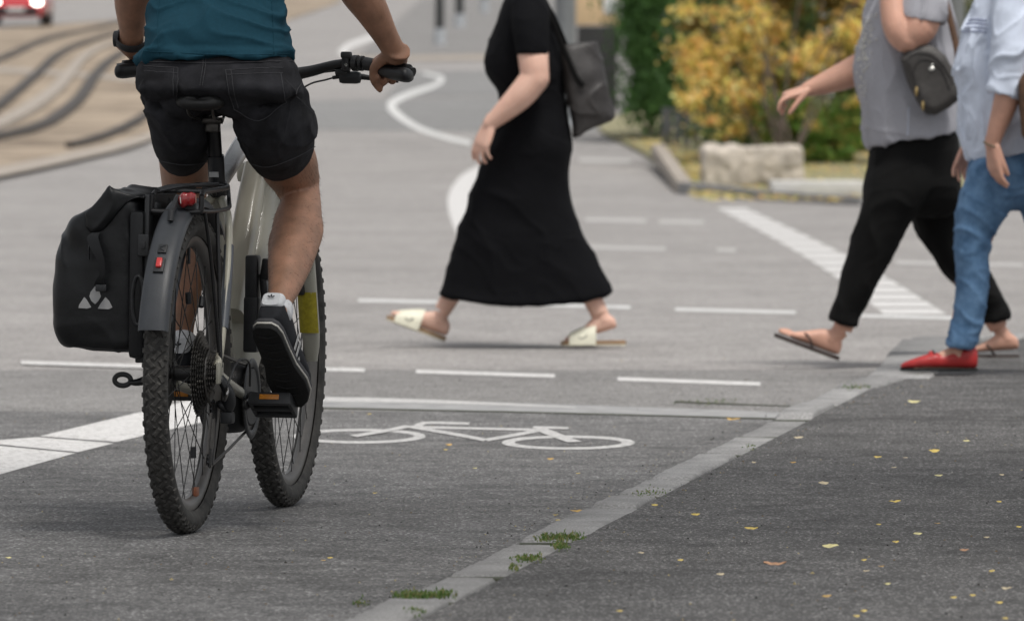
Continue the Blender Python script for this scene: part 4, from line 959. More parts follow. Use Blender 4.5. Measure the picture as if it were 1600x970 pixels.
fender_box(39, 0, (.024, .040, .006), 'black_plastic', 'reflector_base', .004); fender_box(39.5, 0, (.013, .026, .010), 'red_reflector', 'reflector', .008); fender_box(46, 0, (.020, .026, .004), 'black_plastic', 'emblem_base', .004)
g = G()
for k, (ox, oy) in enumerate(((-.003, -.003), (.003, .003))): pass
c = arc_pt(46, .4075)
for s in (-1, 1): g.tube([c + V(-.006, 0, 0) + (arc_pt(47, .4075) - c) * s * .3, c + V(.006, 0, 0) + (arc_pt(47.4, .4075) - c) * s * .9], .0008, n=5, sub=1)
bobj('emblem', g, 'fender_plastic', fen)
g = G(); g.tube([arc_pt(60, .404) + V(0, 0, .002), arc_pt(62, .42), V(0, -.13, .775)], [.007, .007, .007], n=8, sub=1); bobj('fender_bracket', g, 'black_plastic', fen)
# rack
rk = joint_empty('luggage_rack', bike)
ru, zl, zh = -.135, .742, .784
def rtube(pts, r=.0058, sub=5, name='rack_tube'): g = G(); g.tube(pts, r, n=10, sub=sub); return bobj(name, g, 'black_metal', rk)
rtube([V(-.057, ru, zh - .004), V(-.060, ru, zl + .006), V(-.054, ru, zl), V(.0, ru, zl - .001), V(.050, ru, zl), V(.056, ru, zl + .006), V(.057, ru, zh - .006)], .0062, 3)
for sx in (-1, 1):
    rtube([V(sx * .057, ru, zh - .006), V(sx * .054, ru + .03, zh + .002), V(sx * .050, ru + .12, zh + .004), V(sx * .046, .18, zh + .008), V(sx * .040, .225, zh + .012)], .006)
    rtube([V(sx * .056, ru + .004, zl + .002), V(sx * .060, ru + .10, zl), V(sx * .058, .15, zl + .004), V(sx * .045, .22, zl + .02), V(sx * .040, .23, zh + .01)], .0052)
    rtube([V(sx * .060, .02, zl), V(sx * .068, .01, .60), V(sx * .074, .01, .42), V(sx * .076, .01, .385)], .0048)
    rtube([V(sx * .058, ru + .03, zl), V(sx * .066, -.06, .62), V(sx * .074, -.005, .42)], .0042)
rtube([V(-.040, .225, zh + .012), V(-.032, .232, zh + .014), V(0, .234, zh + .014), V(.032, .232, zh + .014), V(.040, .225, zh + .012)], .006)
for y in (-.06, .03, .12): rtube([V(-.05, y, zh + .003), V(.05, y, zh + .003)], .0045, 1)
rtube([V(0, .234, zh + .012), V(0, .27, .775)], .006, 1)
g = G(); g.tube([V(-.052, ru + .02, zh + .006), V(-.03, ru + .08, zh + .014), V(.01, .05, zh + .016), V(.03, .16, zh + .016)], .005, n=8, sub=5); g.tube([V(-.045, ru + .01, zh + .004), V(-.01, ru + .09, zh + .014), V(.0, .08, zh + .016), V(.0, .2, zh + .018)], .004, n=8, sub=5); bobj('elastic_strap', g, 'black_plastic', rk)
tl = joint_empty('tail_light', bike)
g = G(); g.loft([((.006, ru - .002, .767), (0, .012, 0), (0, 0, .012)), ((.016, ru - .006, .768), (0, .017, 0), (0, 0, .018)), ((.026, ru - .005, .770), (0, .014, 0), (0, 0, .015)), ((.036, ru - .005, .771), (0, .015, 0), (0, 0, .016)), ((.044, ru - .002, .772), (0, .009, 0), (0, 0, .010))], 20, 4, 2.6); bobj('lens', g, 'red_lens', tl)
g = G(); g.box((.020, ru + .012, .752), (.045, .014, .03), bev=.004); bobj('mount', g, 'black_plastic', tl)
g = G(); g.tube([V(.012, ru - .0212, .775), V(.013, ru - .0212, .761)], .0014, n=6, sub=1); bobj('bulb_strip', g, 'bright_metal', tl)
# folding lock in its holder on the frame
lk = joint_empty('folding_lock', bike)
g = G(); g.box((.060, .43, .575), (.030, .045, .115), bev=.006); g.box((.060, .43, .47), (.034, .05, .13), bev=.006); bobj('holder', g, 'black_plastic', lk)
g = G(); g.box((.092, .43, .60), (.022, .03, .05), M=Matrix.Rotation(R(8), 3, 'Y'), bev=.005); g.box((.090, .43, .54), (.018, .026, .10), M=Matrix.Rotation(R(-6), 3, 'Y'), bev=.005); g.box((.086, .43, .478), (.042, .03, .022), bev=.005); bobj('lock_links', g, 'black_metal', lk)
g = G(); g.tube([V(.105, .42, .555), V(.122, .415, .575), V(.128, .415, .582)], .006, n=8, sub=3); bobj('lock_lever', g, 'black_plastic', lk)
g = G(); g.lathe([(0, 0), (0, .004), (.002, .003)], n=10); me = mesh_from(g); me.transform(Matrix.Translation(Vector((.085, .414, .478))) @ Matrix.Rotation(R(-90), 4, 'Z')); obj('bolt', me, 'bright_metal', lk, local=True)

# ---------------------------------------------------------------- pannier bag hanging on the left of the rack
pan = empty('pannier_bag', None, 'black roll-top waterproof pannier hanging on the left of the rear rack', 'pannier', M=BM)
rows = []
for z, xl, xr, u in [(.412, -.215, -.10, .10), (.418, -.245, -.085, .13), (.435, -.274, -.078, .145), (.475, -.290, -.076, .152), (.55, -.294, -.076, .155), (.64, -.292, -.076, .155), (.685, -.276, -.075, .152), (.715, -.250, -.074, .15), (.742, -.215, -.073, .15), (.765, -.17, -.073, .148)]:
    rows.append((((xl + xr) / 2, 0, z + (.015 if z < .42 else 0)), ((xr - xl) / 2, 0, .0), (0, u, 0)))
g = G(); g.loft(rows, 40, 4, 5.0); me = fuse(g, .006, 5)
def pf(c):
    a = vnoise(np.stack([c[:, 0] * 9, c[:, 1] * 5, c[:, 2] * 7], 1) + 3.3) * .007
    top = np.clip((c[:, 2] - .60) / .12, 0, 1); b = (1 - 2 * np.abs(vnoise(np.stack([c[:, 0] * 14 + c[:, 2] * 16, c[:, 1] * 4, c[:, 2] * 6 - c[:, 0] * 9], 1)))) * .010 * top
    lo = np.clip((.50 - c[:, 2]) / .08, 0, 1) * (1 - 2 * np.abs(vnoise(np.stack([c[:, 0] * 7 - c[:, 2] * 12, c[:, 1] * 4, c[:, 2] * 9], 1) + 9))) * .006
    return a + b * 1.3 + lo * 1.4 + folds(.0045, 9, 7, 8, .05, (1.2, .2))(c) * (.35 + .65 * top)
push(me, pf); pbody = obj('bag_body', me, 'tarpaulin', pan, local=True)
def plp(px, py): return ((px - 273) / 690, 1 + (153 - py) / 690)
poly = [(163, 296), (176, 297), (205, 301), (226, 309), (214, 313), (203, 318), (180, 340), (162, 362), (156, 368), (146, 367), (134, 364), (129, 357), (131, 348), (139, 338), (128, 334), (136, 326)]
poly = [(165, 295), (185, 297), (210, 302), (229, 310), (215, 314), (200, 320), (185, 335), (170, 352), (160, 364), (150, 367), (137, 364), (130, 357), (130, 346), (128, 335), (138, 325), (152, 311)]
P = [V(plp(*q)[0], -.163, plp(*q)[1]) for q in poly]; g = G(); g.prism(P, (0, .322, 0), .008); me = fuse(g, .004, 4)
push(me, lambda c: .004 * vnoise(np.stack([c[:, 0] * 12, c[:, 1] * 6, c[:, 2] * 12], 1)) + .0025 * vnoise(c * 30) + folds(.004, 10, 5, 10, .04, (.8, 0))(c)); obj('roll_top', me, 'tarpaulin', pan, local=True)
def pbox(c, s, m, name, bev=.006, par=None): g = G(); g.box(c, s, bev=bev); return obj(name, g, m, par or pan, local=True)
pbox((-.088, 0, .575), (.034, .325, .335), 'tarpaulin', 'side_panel', .012)
bp = pbox((-.067, 0, .60), (.012, .30, .36), 'black_plastic', 'back_plate', .005)
for y in (-.10, .10): pbox((-.060, y, .748), (.022, .05, .03), 'black_plastic', 'hook', .005, bp)
pbox((-.070, -.163, .665), (.026, .012, .05), 'black_plastic', 'buckle', .004, bp); pbox((-.070, -.1695, .665), (.010, .004, .016), 'car_dark', 'buckle_slot', .001, bp)
g = G(); P = [V(-.0815 + .022 * math.cos(t) * .6, -.166, .54 + .055 * math.sin(t)) for t in np.linspace(0, 2 * math.pi, 30)]; g.tube(P, .0042, n=8, sub=1); obj('side_handle', g, 'black_plastic', pan, local=True)
pbox((-.083, -.12, .412), (.022, .03, .03), 'black_plastic', 'strap_end', .004)
# closing strap
pts = [(150, 366), (146, 374), (153, 392), (161, 410), (163, 428), (158, 440), (156, 449)]; g = G(); rr = []
for i, q in enumerate(catmull(np.array(pts, float), 4)):
    x, z = plp(*q); wd = .0105 + .004 * math.sin(i * .3); y = -.166 - .016 * math.sin(i / 24 * math.pi) - .006
    rr.append([(x - wd, y, z), (x + wd * .9, y - .004, z + .002), (x + wd * .9, y - .002, z + .002), (x - wd, y + .002, z)])
g.rings(rr); stp = obj('closing_strap', g, 'tarpaulin', pan, local=True)
x, z = plp(159, 452); pbox((x, -.174, z), (.026, .010, .016), 'black_plastic', 'strap_buckle', .003, stp)
g = G(); g.tube([V(*[plp(146, 368)[0], -.170, plp(146, 368)[1]]), V(plp(139, 385)[0], -.172, plp(139, 385)[1]), V(plp(138, 408)[0], -.168, plp(138, 408)[1])], [(.004, .002)] * 3, n=6, sub=3); obj('strap_tail', g, 'black_plastic', stp, local=True)
# three-lobed reflective emblem on the rear face
bpy.context.view_layer.update()
wme = pbody.data.copy(); wme.transform(BM); bv = bvh_of(wme)
lobes = [[(149, 447), (156, 456), (158, 463), (154, 470), (149, 475), (143, 470), (140, 463), (142, 456)], [(132, 464), (136, 468), (143, 480), (136, 482), (123, 481), (124, 476)], [(165, 464), (171, 470), (176, 480), (170, 483), (153, 482), (157, 475)]]
for lb in lobes:
    g = polypatch(bv, lb, .0025)
    if g.n: me = mesh_from(g); me.transform(BM.inverted()); obj('emblem_lobe', me, 'reflective_grey', pan, local=True)
# ---------------------------------------------------------------- people
def unit(v): v = np.array(v, float); return v / max(1e-9, np.linalg.norm(v))
def rotv(v, ax, deg):
    a = R(deg); ax = unit(ax); return v * math.cos(a) + np.cross(ax, v) * math.sin(a) + ax * ax.dot(v) * (1 - math.cos(a))
def hand(g, wrist, d, palm, thumb, curls, size=1.0, th=(40, 20, 20), spread=6):
    """palm plus five jointed fingers; d wrist->knuckles, palm = way the palm faces, thumb = thumb side"""
    w = np.array(wrist, float); d = unit(d); palm = np.array(palm, float); palm = unit(palm - d * palm.dot(d)); t = np.array(thumb, float); t = unit(t - d * t.dot(d) - palm * t.dot(palm)); S = size
    g.loft([(w - d * .03 * S, t * .027 * S, palm * .020 * S), (w, t * .028 * S, palm * .019 * S), (w + d * .025 * S, t * .034 * S, palm * .017 * S), (w + d * .055 * S, t * .040 * S, palm * .015 * S), (w + d * .082 * S, t * .041 * S, palm * .013 * S), (w + d * .095 * S, t * .037 * S, palm * .009 * S)], 18, 3, 2.6)
    for i, (o, b, L) in enumerate([(.031, .086, .072), (.0105, .090, .080), (-.0105, .087, .074), (-.030, .080, .058)]):
        p = w + (t * o + d * b) * S; dd = rotv(d, palm, 0) + t * (1.5 - i) * R(spread); dd = unit(dd); ax = np.cross(dd, palm); pts = [p - dd * .012 * S, p]; c = curls[i] if hasattr(curls[0], '__len__') else curls
        for k, fr in enumerate((.46, .30, .24)): dd = rotv(dd, ax, c[k]); p = p + dd * L * fr * S; pts.append(p)
        r = np.array([.0098, .0096, .0086, .0078, .0066]) * S * (1 if i < 3 else .9); g.tube(pts, r, n=10, sub=4, rnd=True)
    p = w + (t * .026 + d * .022 + palm * .006) * S; dd = unit(d * math.cos(R(th[0])) + t * math.sin(R(th[0])) + palm * math.sin(R(th[1]))); ax = np.cross(dd, palm * .6 - t * .8); pts = [p - dd * .01 * S, p]
    for L in (.036, .034, .026): p = p + dd * L * S; pts.append(p); dd = rotv(dd, ax, th[2])
    g.tube(pts, np.array([.015, .0145, .0118, .0105, .0082]) * S, n=10, sub=4, rnd=True)
def foot(g, heel, toe, up, side, ankle, big, L=None):
    """bare foot: heel and toe lie on the sole; big = direction of the big-toe side"""
    h, t_ = np.array(heel, float), np.array(toe, float); d = t_ - h; L = np.linalg.norm(d); d /= L; up = np.array(up, float); up = unit(up - d * up.dot(d)); s = unit(np.cross(d, up)); s = s if s.dot(np.array(big, float)) > 0 else -s; k = L / .25
    rows = []
    for f, hw, z, hh, of in [(.0, .016, .026, .018, 0), (.05, .027, .032, .030, 0), (.18, .031, .042, .041, 0), (.36, .033, .040, .039, .002), (.54, .039, .029, .028, .004), (.70, .043, .019, .018, .005), (.80, .040, .014, .012, .005)]:
        rows.append((h + d * f * L + up * z * k + s * of * k, s * hw * k, up * hh * k))
    g.loft(rows, 18, 4, 2.4)
    for i, (o, e, r) in enumerate([(.029, 1.0, .0125), (.012, .985, .0085), (-.002, .955, .008), (-.016, .92, .0078), (-.030, .87, .0075)]):
        a = h + d * .74 * L + s * o * .95 * k + up * .013 * k; b = h + d * (e - .03) * L + s * o * k + up * r * 1.05 * k; g.tube([a, a * .45 + b * .55 + up * .006 * k, b], np.array([r * 1.05, r, r * .9]) * k, n=9, sub=3, rnd=True)
    an = np.array(ankle, float); m0 = h + d * .21 * L + up * .045 * k
    g.tube([m0, m0 * .5 + an * .5, an], [.036 * k, .033 * k, .031 * k], n=16, sub=3)
    for sg in (-1, 1): g.ball(m0 + (an - m0) * .35 + s * sg * .024 * k, .012 * k, 10)
def head(g, neck, face, H=.23):
    """skull, jaw, nose, ears, chin on the neck; returns centre"""
    n = np.array(neck, float); f = unit(face); up = V(0, 0, 1); s = np.cross(f, up); c = n + up * .14 + f * .02
    rows = []
    for z, a, b, of in [(-.118, .030, .028, .055), (-.105, .044, .050, .042), (-.07, .060, .078, .020), (-.03, .068, .090, .006), (.02, .074, .097, .0), (.06, .072, .095, -.004), (.095, .055, .074, -.008), (.115, .025, .036, -.008)]: rows.append((c + up * z + f * of, s * a, f * b))
    g.loft(rows, 22, 3)
    g.tube([c + f * .09 + up * .012, c + f * .108 - up * .022, c + f * .100 - up * .03], [.008, .013, .008], n=10, sub=3, rnd=True)
    for sg in (-1, 1): g.ball(c + s * sg * .073 - f * .006 - up * .005, (.012, .018, .028), 10)
    g.tube([c + f * .088 - up * .062 - s * .02, c + f * .096 - up * .062, c + f * .088 - up * .062 + s * .02], [.006, .008, .006], n=8, sub=3, rnd=True)
    g.tube([n - up * .06 - f * .005, n, c - up * .06 - f * .01], [.062, .054, .055], n=18, sub=3)
    return c
def face_parts(par, c, face, style='short'):
    f = unit(face); up = V(0, 0, 1); s = np.cross(f, up)
    for sg in (-1, 1): g = G(); g.ball(c + f * .086 + s * sg * .031 + up * .004, .0125, 12); obj('eye', g, 'eye_dark', par)
    g = G(); rows = []
    for z, a, b, of in [(-.03, .066, .070, -.035), (.02, .079, .088, -.022), (.06, .080, .098, -.010), (.10, .064, .084, -.010), (.128, .026, .04, -.01)]: rows.append((c + up * z + f * of, s * a, f * b))
    g.loft(rows, 20, 3)
    if style == 'long': g.loft([(c + up * .02 - f * .05, s * .07, f * .055), (c - up * .08 - f * .06, s * .07, f * .045), (c - up * .17 - f * .07, s * .06, f * .03)], 16, 3)
    me = fuse(g, .008, 4); obj('hair', me, 'hair_brown', par)
def px_rows(rows, Y, k=1.0):
    """(xl, xr, y, half depth m, dY, [slant px]) -> side-on sections read from the photo"""
    out = []
    for r in rows:
        xl, xr, y, hd = r[:4]; dy = r[4] if len(r) > 4 else 0; sl = r[5] if len(r) > 5 else 0
        a, b = at(xl, y + sl / 2, Y + dy), at(xr, y - sl / 2, Y + dy); c = (a + b) / 2; out.append((np.array(c), np.array((b - a) / 2) * k, V(0, hd * k, 0)))
    return out
def hollow_hem(rows, depth=.03):
    """turn the last section inward so that a hem has an edge and an opening"""
    c, a, b = rows[-1]; c0 = rows[-2][0]; up = unit(c0 - c); ins = .82
    return rows + [(c + up * .001, a * ins, b * ins), (c + up * depth, a * ins * .97, b * ins * .97)]

# ---- the cyclist
base = on_ground(330, 815); CY = empty('person', tuple(base), 'cyclist in teal t-shirt and black denim shorts riding the bicycle', 'person')
rt = np.array(BM.to_3x3() @ Vector((1, 0, 0))); fw = np.array(FW); UPV = V(0, 0, 1)
P_ = lambda px, py, u: np.array(W(px, py, u))
hipR, hipL = P_(388, 160, .23), P_(272, 160, .23)
kneeR, knL = P_(469, 272, .60), P_(288, 272, .66)
ankR, ankL = P_(433, 484, .165), P_(281, 540, .49)
shR, shL = P_(455, -175, .53), P_(228, -175, .53)
elR, elL = P_(548, -42, .66), P_(206, -40, .66)
wrR, wrL = P_(619, 86, .815), P_(206, 74, .815)
g = G()
# pelvis, belly, chest
tr = [(P_(330, 150, .25), rt * .11, fw * .075), (P_(332, 120, .245), rt * .145, fw * .09), (P_(337, 80, .25), rt * .140, fw * .09), (P_(339, 20, .30), rt * .140, fw * .09), (P_(341, -60, .38), rt * .155, fw * .10), (P_(342, -130, .46), rt * .160, fw * .09), (P_(342, -185, .52), rt * .125, fw * .07), (P_(342, -222, .57), rt * .07, fw * .06)]
g.loft(tr, 28, 3, 2.3)
g.tube([P_(415, 165, .28), P_(428, 205, .38), P_(448, 250, .49), P_(462, 280, .56)], [.055, .062, .070, .058], n=22, sub=4, rnd=True)
g.tube([P_(275, 165, .28), P_(282, 205, .38), P_(288, 250, .52), P_(289, 285, .63)], [.052, .056, .060, .056], n=22, sub=4, rnd=True)
g.tube([P_(462, 284, .57), P_(470, 312, .535), P_(466, 345, .48), P_(462, 372, .425), P_(453, 410, .335), P_(445, 445, .25), P_(438, 468, .19), P_(433, 486, .16)], [.056, .047, .057, .059, .052, .039, .030, .028], n=24, sub=5, rnd=True)
g.tube([P_(478, 330, .51), P_(484, 360, .45), P_(473, 410, .345)], [.030, .033, .024], n=16, sub=4, rnd=True)
g.tube([P_(444, 352, .46), P_(440, 380, .40), P_(438, 412, .33)], [.024, .032, .026], n=16, sub=4, rnd=True)
g.tube([P_(289, 288, .63), P_(287, 340, .60), P_(285, 400, .57), P_(283, 460, .54), P_(281, 510, .505), ankL], [.054, .052, .058, .048, .034, .033], n=22, sub=5, rnd=True)
for s, e, w_ in ((shR, elR, wrR), (shL, elL, wrL)):
    g.tube([s * .8 + e * .2, s * .5 + e * .5, e], [.044, .048, .043], n=18, sub=4, rnd=True)
    dn = w_ - e; sgx = 1 if s is shR else -1
    g.tube([e, e + dn * .2 - rt * sgx * .004, e + dn * .45, e + dn * .75, w_ - dn * .0], [.044, .048, .041, .031, .027], n=18, sub=4, rnd=True)
    g.tube([e + dn * .1 + UPV * .018 - fw * .02, e + dn * .4 + UPV * .01 - fw * .022, e + dn * .7 - fw * .014], [.014, .012, .008], n=10, sub=4, rnd=True)
    g.ball(w_ + UPV * .012 + rt * sgx * .018, .016, 10)
# hands closed round the grips
for sgx, wr, tx, ty in ((1, wrR, 600, 106), (-1, wrL, 202, 104)):
    M3 = BM
    gp = np.array(M3 @ Vector(tuple(barp(.298) * V(sgx, 1, 1)))); d = unit(gp + UPV * (.014 if sgx > 0 else .010) + fw * .012 - wr) ; d = unit(d)
    hand(g, wr, d, -UPV * 1.0 + fw * -.15, -rt * sgx, [(78, 72, 44), (80, 74, 46), (80, 74, 46), (78, 72, 46)], 1.04, (22, 24, 34), 3)
hc = head(g, P_(342, -268, .66), fw)
bme = fuse(g, .0042, 4); hc0, hn0 = co_of(bme), no_of(bme)
sel = np.where((hc0[:, 2] > .50) & (hc0[:, 2] < .86) & (hc0[:, 0] > P_(400, 400, .35)[0] - .02))[0]; pk = RNG.choice(sel, 1500); hg = G()
for i in pk:
    p, nn = hc0[i], hn0[i]; t = unit(V(0, 0, -1) + nn * .5 + RNG.normal(0, .35, 3)); q = np.cross(t, V(0, 1, 0)); q = unit(q) * .0002; hg.add([p - q, p + q, p + t * RNG.uniform(.006, .013) + nn * .002], [(0, 1, 2)])
body = obj('body', bme, 'skin_tan', CY); tag(obj('leg_hair', hg, 'hair_brown', body, sm=False), kind='stuff'); face_parts(CY, hc, fw)
# teal t-shirt
g = G(); rows = []
for (xl, xr, y, u, dp) in [(222, 456, 94, .215, .138), (222, 456, 82, .222, .136), (225, 452, 50, .245, .126), (228, 449, 20, .28, .12), (231, 447, -10, .315, .12), (226, 455, -60, .375, .125), (214, 468, -120, .45, .125), (222, 462, -175, .52, .11), (262, 422, -212, .565, .085), (300, 385, -236, .59, .07)]:
    a, b = P_(xl, y, u), P_(xr, y, u); tl = .45; rows.append(((a + b) / 2, (b - a) / 2, (fw * 1.0 - UPV * (.18 if y < 60 else .03)) * dp))
g.loft(rows, 36, 4, 2.35)
for s, e in ((shR, elR), (shL, elL)): g.tube([s + (s - e) * .1, s * .6 + e * .4, s * .28 + e * .72], [.082, .076, .073], n=20, sub=3, rnd=True)
me = fuse(g, .0055, 4)
def shirt_f(c):
    d = folds(.011, 2.2, 3.0, 12.0, .06)(c); z = c[:, 2]
    d = d + folds(.0065, 5.0, 6.0, 34.0, .045, (.25, .1))(c)
    return d * (.55 + .45 * np.clip((1.30 - z) / .18, 0, 1)) + .0035 * np.exp(-((z - 1.108) / .006) ** 2) - .002 * np.exp(-((z - 1.122) / .004) ** 2)
push(me, shirt_f); shirt = obj('t_shirt', me, 'teal_jersey', CY)
wm = me.copy(); wm.transform(Matrix.Translation(base)); bv = bvh_of(wm)
for pts in ([(224, 80), (300, 84), (380, 86), (452, 84)], [(249, 88), (247, 60), (246, 30), (249, 0)], [(428, 90), (427, 60), (426, 30), (424, 0)]):
    q = seam(bv, pts, .0011, .0006)
    if q.n: obj('seam', q, 'teal_jersey', shirt)
# black denim shorts
g = G(); rows = []
for (xl, xr, y, u, dp) in [(226, 450, 84, .225, .112), (220, 459, 100, .215, .122), (215, 468, 126, .205, .135), (219, 476, 145, .205, .135), (236, 470, 164, .262, .10), (262, 448, 176, .28, .075)]:
    a, b = P_(xl, y, u), P_(xr, y, u); rows.append(((a + b) / 2, (b - a) / 2, fw * dp))
g.loft(rows, 36, 4, 2.6)
dnR = unit(P_(456, 262, .50) - P_(425, 215, .39)); dnL = unit(P_(290, 262, .50) - P_(286, 215, .39) - UPV * .03)
def short_leg(pts, rad, dn):
    e = pts[-1]; r0 = np.array(rad[-1]); P = catmull(np.array(pts), 5); Q = catmull(np.array(rad, float), 5)
    P = list(P) + [e + dn * .010, e + dn * .0102, e - dn * .045]; Q = list(Q) + [r0 * .99, r0 * .86, r0 * .82]
    g.tube(P, Q, n=34, sub=1, ref=rt)
short_leg([P_(416, 138, .215), P_(425, 180, .265), P_(432, 208, .345), P_(441, 230, .425)], [(.076, .10), (.086, .108), (.086, .102), (.081, .090)], dnR)
short_leg([P_(272, 138, .215), P_(280, 180, .265), P_(285, 206, .345), P_(288, 227, .425)], [(.070, .10), (.075, .106), (.072, .098), (.066, .084)], dnL)
g.tube([P_(286, 122, .16), P_(290, 146, .155)], .058, n=18, sub=1, rnd=True); g.tube([P_(376, 122, .16), P_(370, 146, .155)], .058, n=18, sub=1, rnd=True)
# pocket bulge at the hip
g.tube([P_(462, 150, .27), P_(470, 180, .32), P_(474, 205, .37)], [.034, .030, .022], n=16, sub=3, rnd=True)
g.tube([P_(236, 135, .27), P_(244, 175, .29)], [.030, .026], n=16, sub=1, rnd=True)
me = fuse(g, .0052, 12)
def short_f(c):
    d = folds(.0075, 5, 4, 8, .05, (.6, .2))(c); z = c[:, 2]
    d = d + folds(.0045, 10, 8, 22, .05, (.8, .3))(c)
    return d * np.clip((1.075 - z) / .05, .15, 1) * np.clip((z - .845) / .05, .12, 1) + .0028 * np.exp(-((z - 1.07) / .012) ** 2)
push(me, short_f); shorts = obj('shorts', me, 'black_denim', CY)
wm = me.copy(); wm.transform(Matrix.Translation(base)); bv = bvh_of(wm)
pk1 = [(226, 104), (279, 106), (276, 150), (252, 178), (228, 160)]; pk2 = [(352, 110), (440, 106), (446, 160), (405, 188), (366, 168)]
for q in ([(226, 103), (279, 106), (276, 150), (229, 156)], [(353, 110), (440, 106), (446, 158), (364, 168)]):
    gg = patch(bv, q, .0034, 14, 14)
    if gg.n: obj('back_pocket', gg, 'black_denim', shorts)
st = [[(226, 104), (252, 106), (279, 107)], [(227, 112), (252, 114), (278, 115)], [(279, 107), (278, 130), (276, 150)], [(272, 107), (271, 130), (270, 148)], [(353, 111), (400, 108), (440, 107)], [(354, 118), (400, 116), (440, 115)], [(353, 111), (357, 140), (366, 170)], [(361, 111), (365, 140), (372, 168)], [(366, 170), (405, 188), (446, 160)], [(318, 90), (317, 108), (313, 134)], [(322, 90), (321, 108), (317, 134)], [(222, 98), (330, 100), (458, 97)], [(437, 115), (441, 135), (446, 158)],
      [(394, 255), (420, 259), (460, 245), (490, 229)], [(250, 250), (290, 256), (330, 251)], [(470, 130), (462, 145), (475, 165), (488, 180)]]
for q in st:
    s_ = seam(bv, q, .0010, .0038)
    if s_.n: obj('stitch', s_, 'denim_stitch', shorts)
# watch on the left wrist
dn = unit(wrL - elL); c = wrL - dn * .026; g = G(); P = []
s1 = unit(np.cross(dn, fw)); s2 = np.cross(dn, s1)
for t in np.linspace(0, 2 * math.pi, 30, endpoint=False): P.append(c + s1 * .038 * math.cos(t) + s2 * .037 * math.sin(t))
P.append(P[0]); g.tube(P, [(.0035, .011)] * 31, n=8, sub=1, ref=s1); wt = obj('watch_strap', g, 'black_plastic', CY)
q = c - rt * .036; g = G(); g.tube([q + rt * .006, q - rt * .007], [.021, .019], n=20, sub=1); obj('watch_case', g, 'black_plastic', wt)
# shoes
def trainer(heel, toe, up, ankle, L=.30):
    h, t_ = np.array(heel), np.array(toe); d = unit(t_ - h); L = np.linalg.norm(t_ - h); up = unit(up - d * np.dot(up, d)); s = np.cross(d, up)
    sh = joint_empty('shoe', CY)
    def rws(lst): return [(h + d * f * L + up * z, s * hw, up * hh) for f, hw, z, hh in lst]
    F_ = [(0, .018), (.04, .030), (.12, .036), (.3, .036), (.5, .038), (.68, .049), (.82, .047), (.93, .034), (1.0, .014)]
    out = []
    for f, hw in F_: out.append((f, hw))
    def outline(k, z): return [h + d * (f + (.5 - f) * (1 - k) * .2) * L + s * hw * k + up * z for f, hw in F_] + [h + d * (f + (.5 - f) * (1 - k) * .2) * L - s * hw * k + up * z for f, hw in F_[::-1]]
    def sole(z0, z1, k, name, m, par):
        g = G(); g.rings([outline(k * .97, z0), outline(k, z0 + .002), outline(k, z1 - .002), outline(k * .97, z1)]); return obj(name, g, m, par, 50)
    so = sole(-.002, .010, .985, 'outsole', 'shoe_sole', sh); sole(.0105, .015, 1.035, 'midsole_stripe', 'white_rubber', sh); sole(.0155, .027, 1.0, 'midsole', 'shoe_grey', sh)
    for k in range(9):
        f = .10 + k * .09; g = G(); g.tube([h + d * f * L - s * .028 - up * .002, h + d * (f + .02) * L - up * .004, h + d * f * L + s * .028 - up * .002], .0025, n=6, sub=3); obj('tread_bar', g, 'shoe_sole', so)
    g = G(); g.loft(rws([(.012, .020, .045, .020), (.05, .029, .060, .037), (.15, .034, .066, .044), (.30, .034, .062, .041), (.48, .036, .052, .032), (.66, .044, .043, .022), (.82, .042, .038, .017), (.95, .026, .033, .010), (.99, .012, .030, .004)]), 24, 4, 2.5)
    an = np.array(ankle); me = fuse(g, .0045, 3); up_o = obj('upper', me, 'shoe_suede', sh)
    g = G(); top = h + d * .16 * L + up * .085
    g.tube([h + d * .14 * L + up * .07, top, top * .75 + an * .25 + up * .006, top * .45 + an * .55], [.040, .0385, .0375, .0365], n=22, sub=4, ref=s); sk = obj('sock', fuse(g, .005, 3), 'white_sock', sh)
    for sg in (-1, 1):
        for k in range(3):
            f = .40 + k * .07; g = G(); g.box((0, 0, 0), (.008, .002, .045), bev=.0008); me = mesh_from(g)
            c = h + d * f * L + s * sg * (.0375 - .001 * k) + up * (.05 - .004 * k)
            M = Matrix((tuple(d), tuple(s * sg), tuple(up))).transposed().to_4x4(); M.translation = Vector(c); me.transform(M); obj('side_stripe', me, 'reflective_grey', sh)
    g = G()
    for k in range(4): f = .48 + k * .055; g.tube([h + d * f * L + s * .020 + up * (.082 - k * .009), h + d * f * L + up * (.092 - k * .010), h + d * f * L - s * .020 + up * (.082 - k * .009)], .0026, n=6, sub=4)
    obj('lace', g, 'white_rubber', sh)
    # heel tab with its three-leaf mark
    g = G(); g.loft(rws([(.000, .021, .084, .018), (.03, .027, .086, .021), (.09, .028, .088, .019)]), 22, 3, 4.0); tab = obj('heel_tab', g, 'white_sock', sh)
    for ang in (-58, 0, 58):
        g = G(); q = h + d * -.004 * L + up * .084; e1 = up * math.cos(R(ang)) + s * math.sin(R(ang)); e2 = np.cross(d, e1)
        pts = [q + e1 * (.0085 * (.5 - .5 * math.cos(t)) + .0018) + e2 * .0021 * math.sin(t) - d * .0035 for t in np.linspace(0, 2 * math.pi, 12, endpoint=False)]; g.add(pts, [tuple(range(12))]); obj('leaf_mark', g, 'ink', tab, sm=False)
    return sh
hR_ = P_(411, 511, .085); dR = V(*(P_(462, 632, .30) - hR_)); toR = hR_ + unit(dR) * .295
upR = unit(np.cross(np.cross(dR, UPV), dR)); trainer(hR_ + upR * 0, toR, upR, ankR)
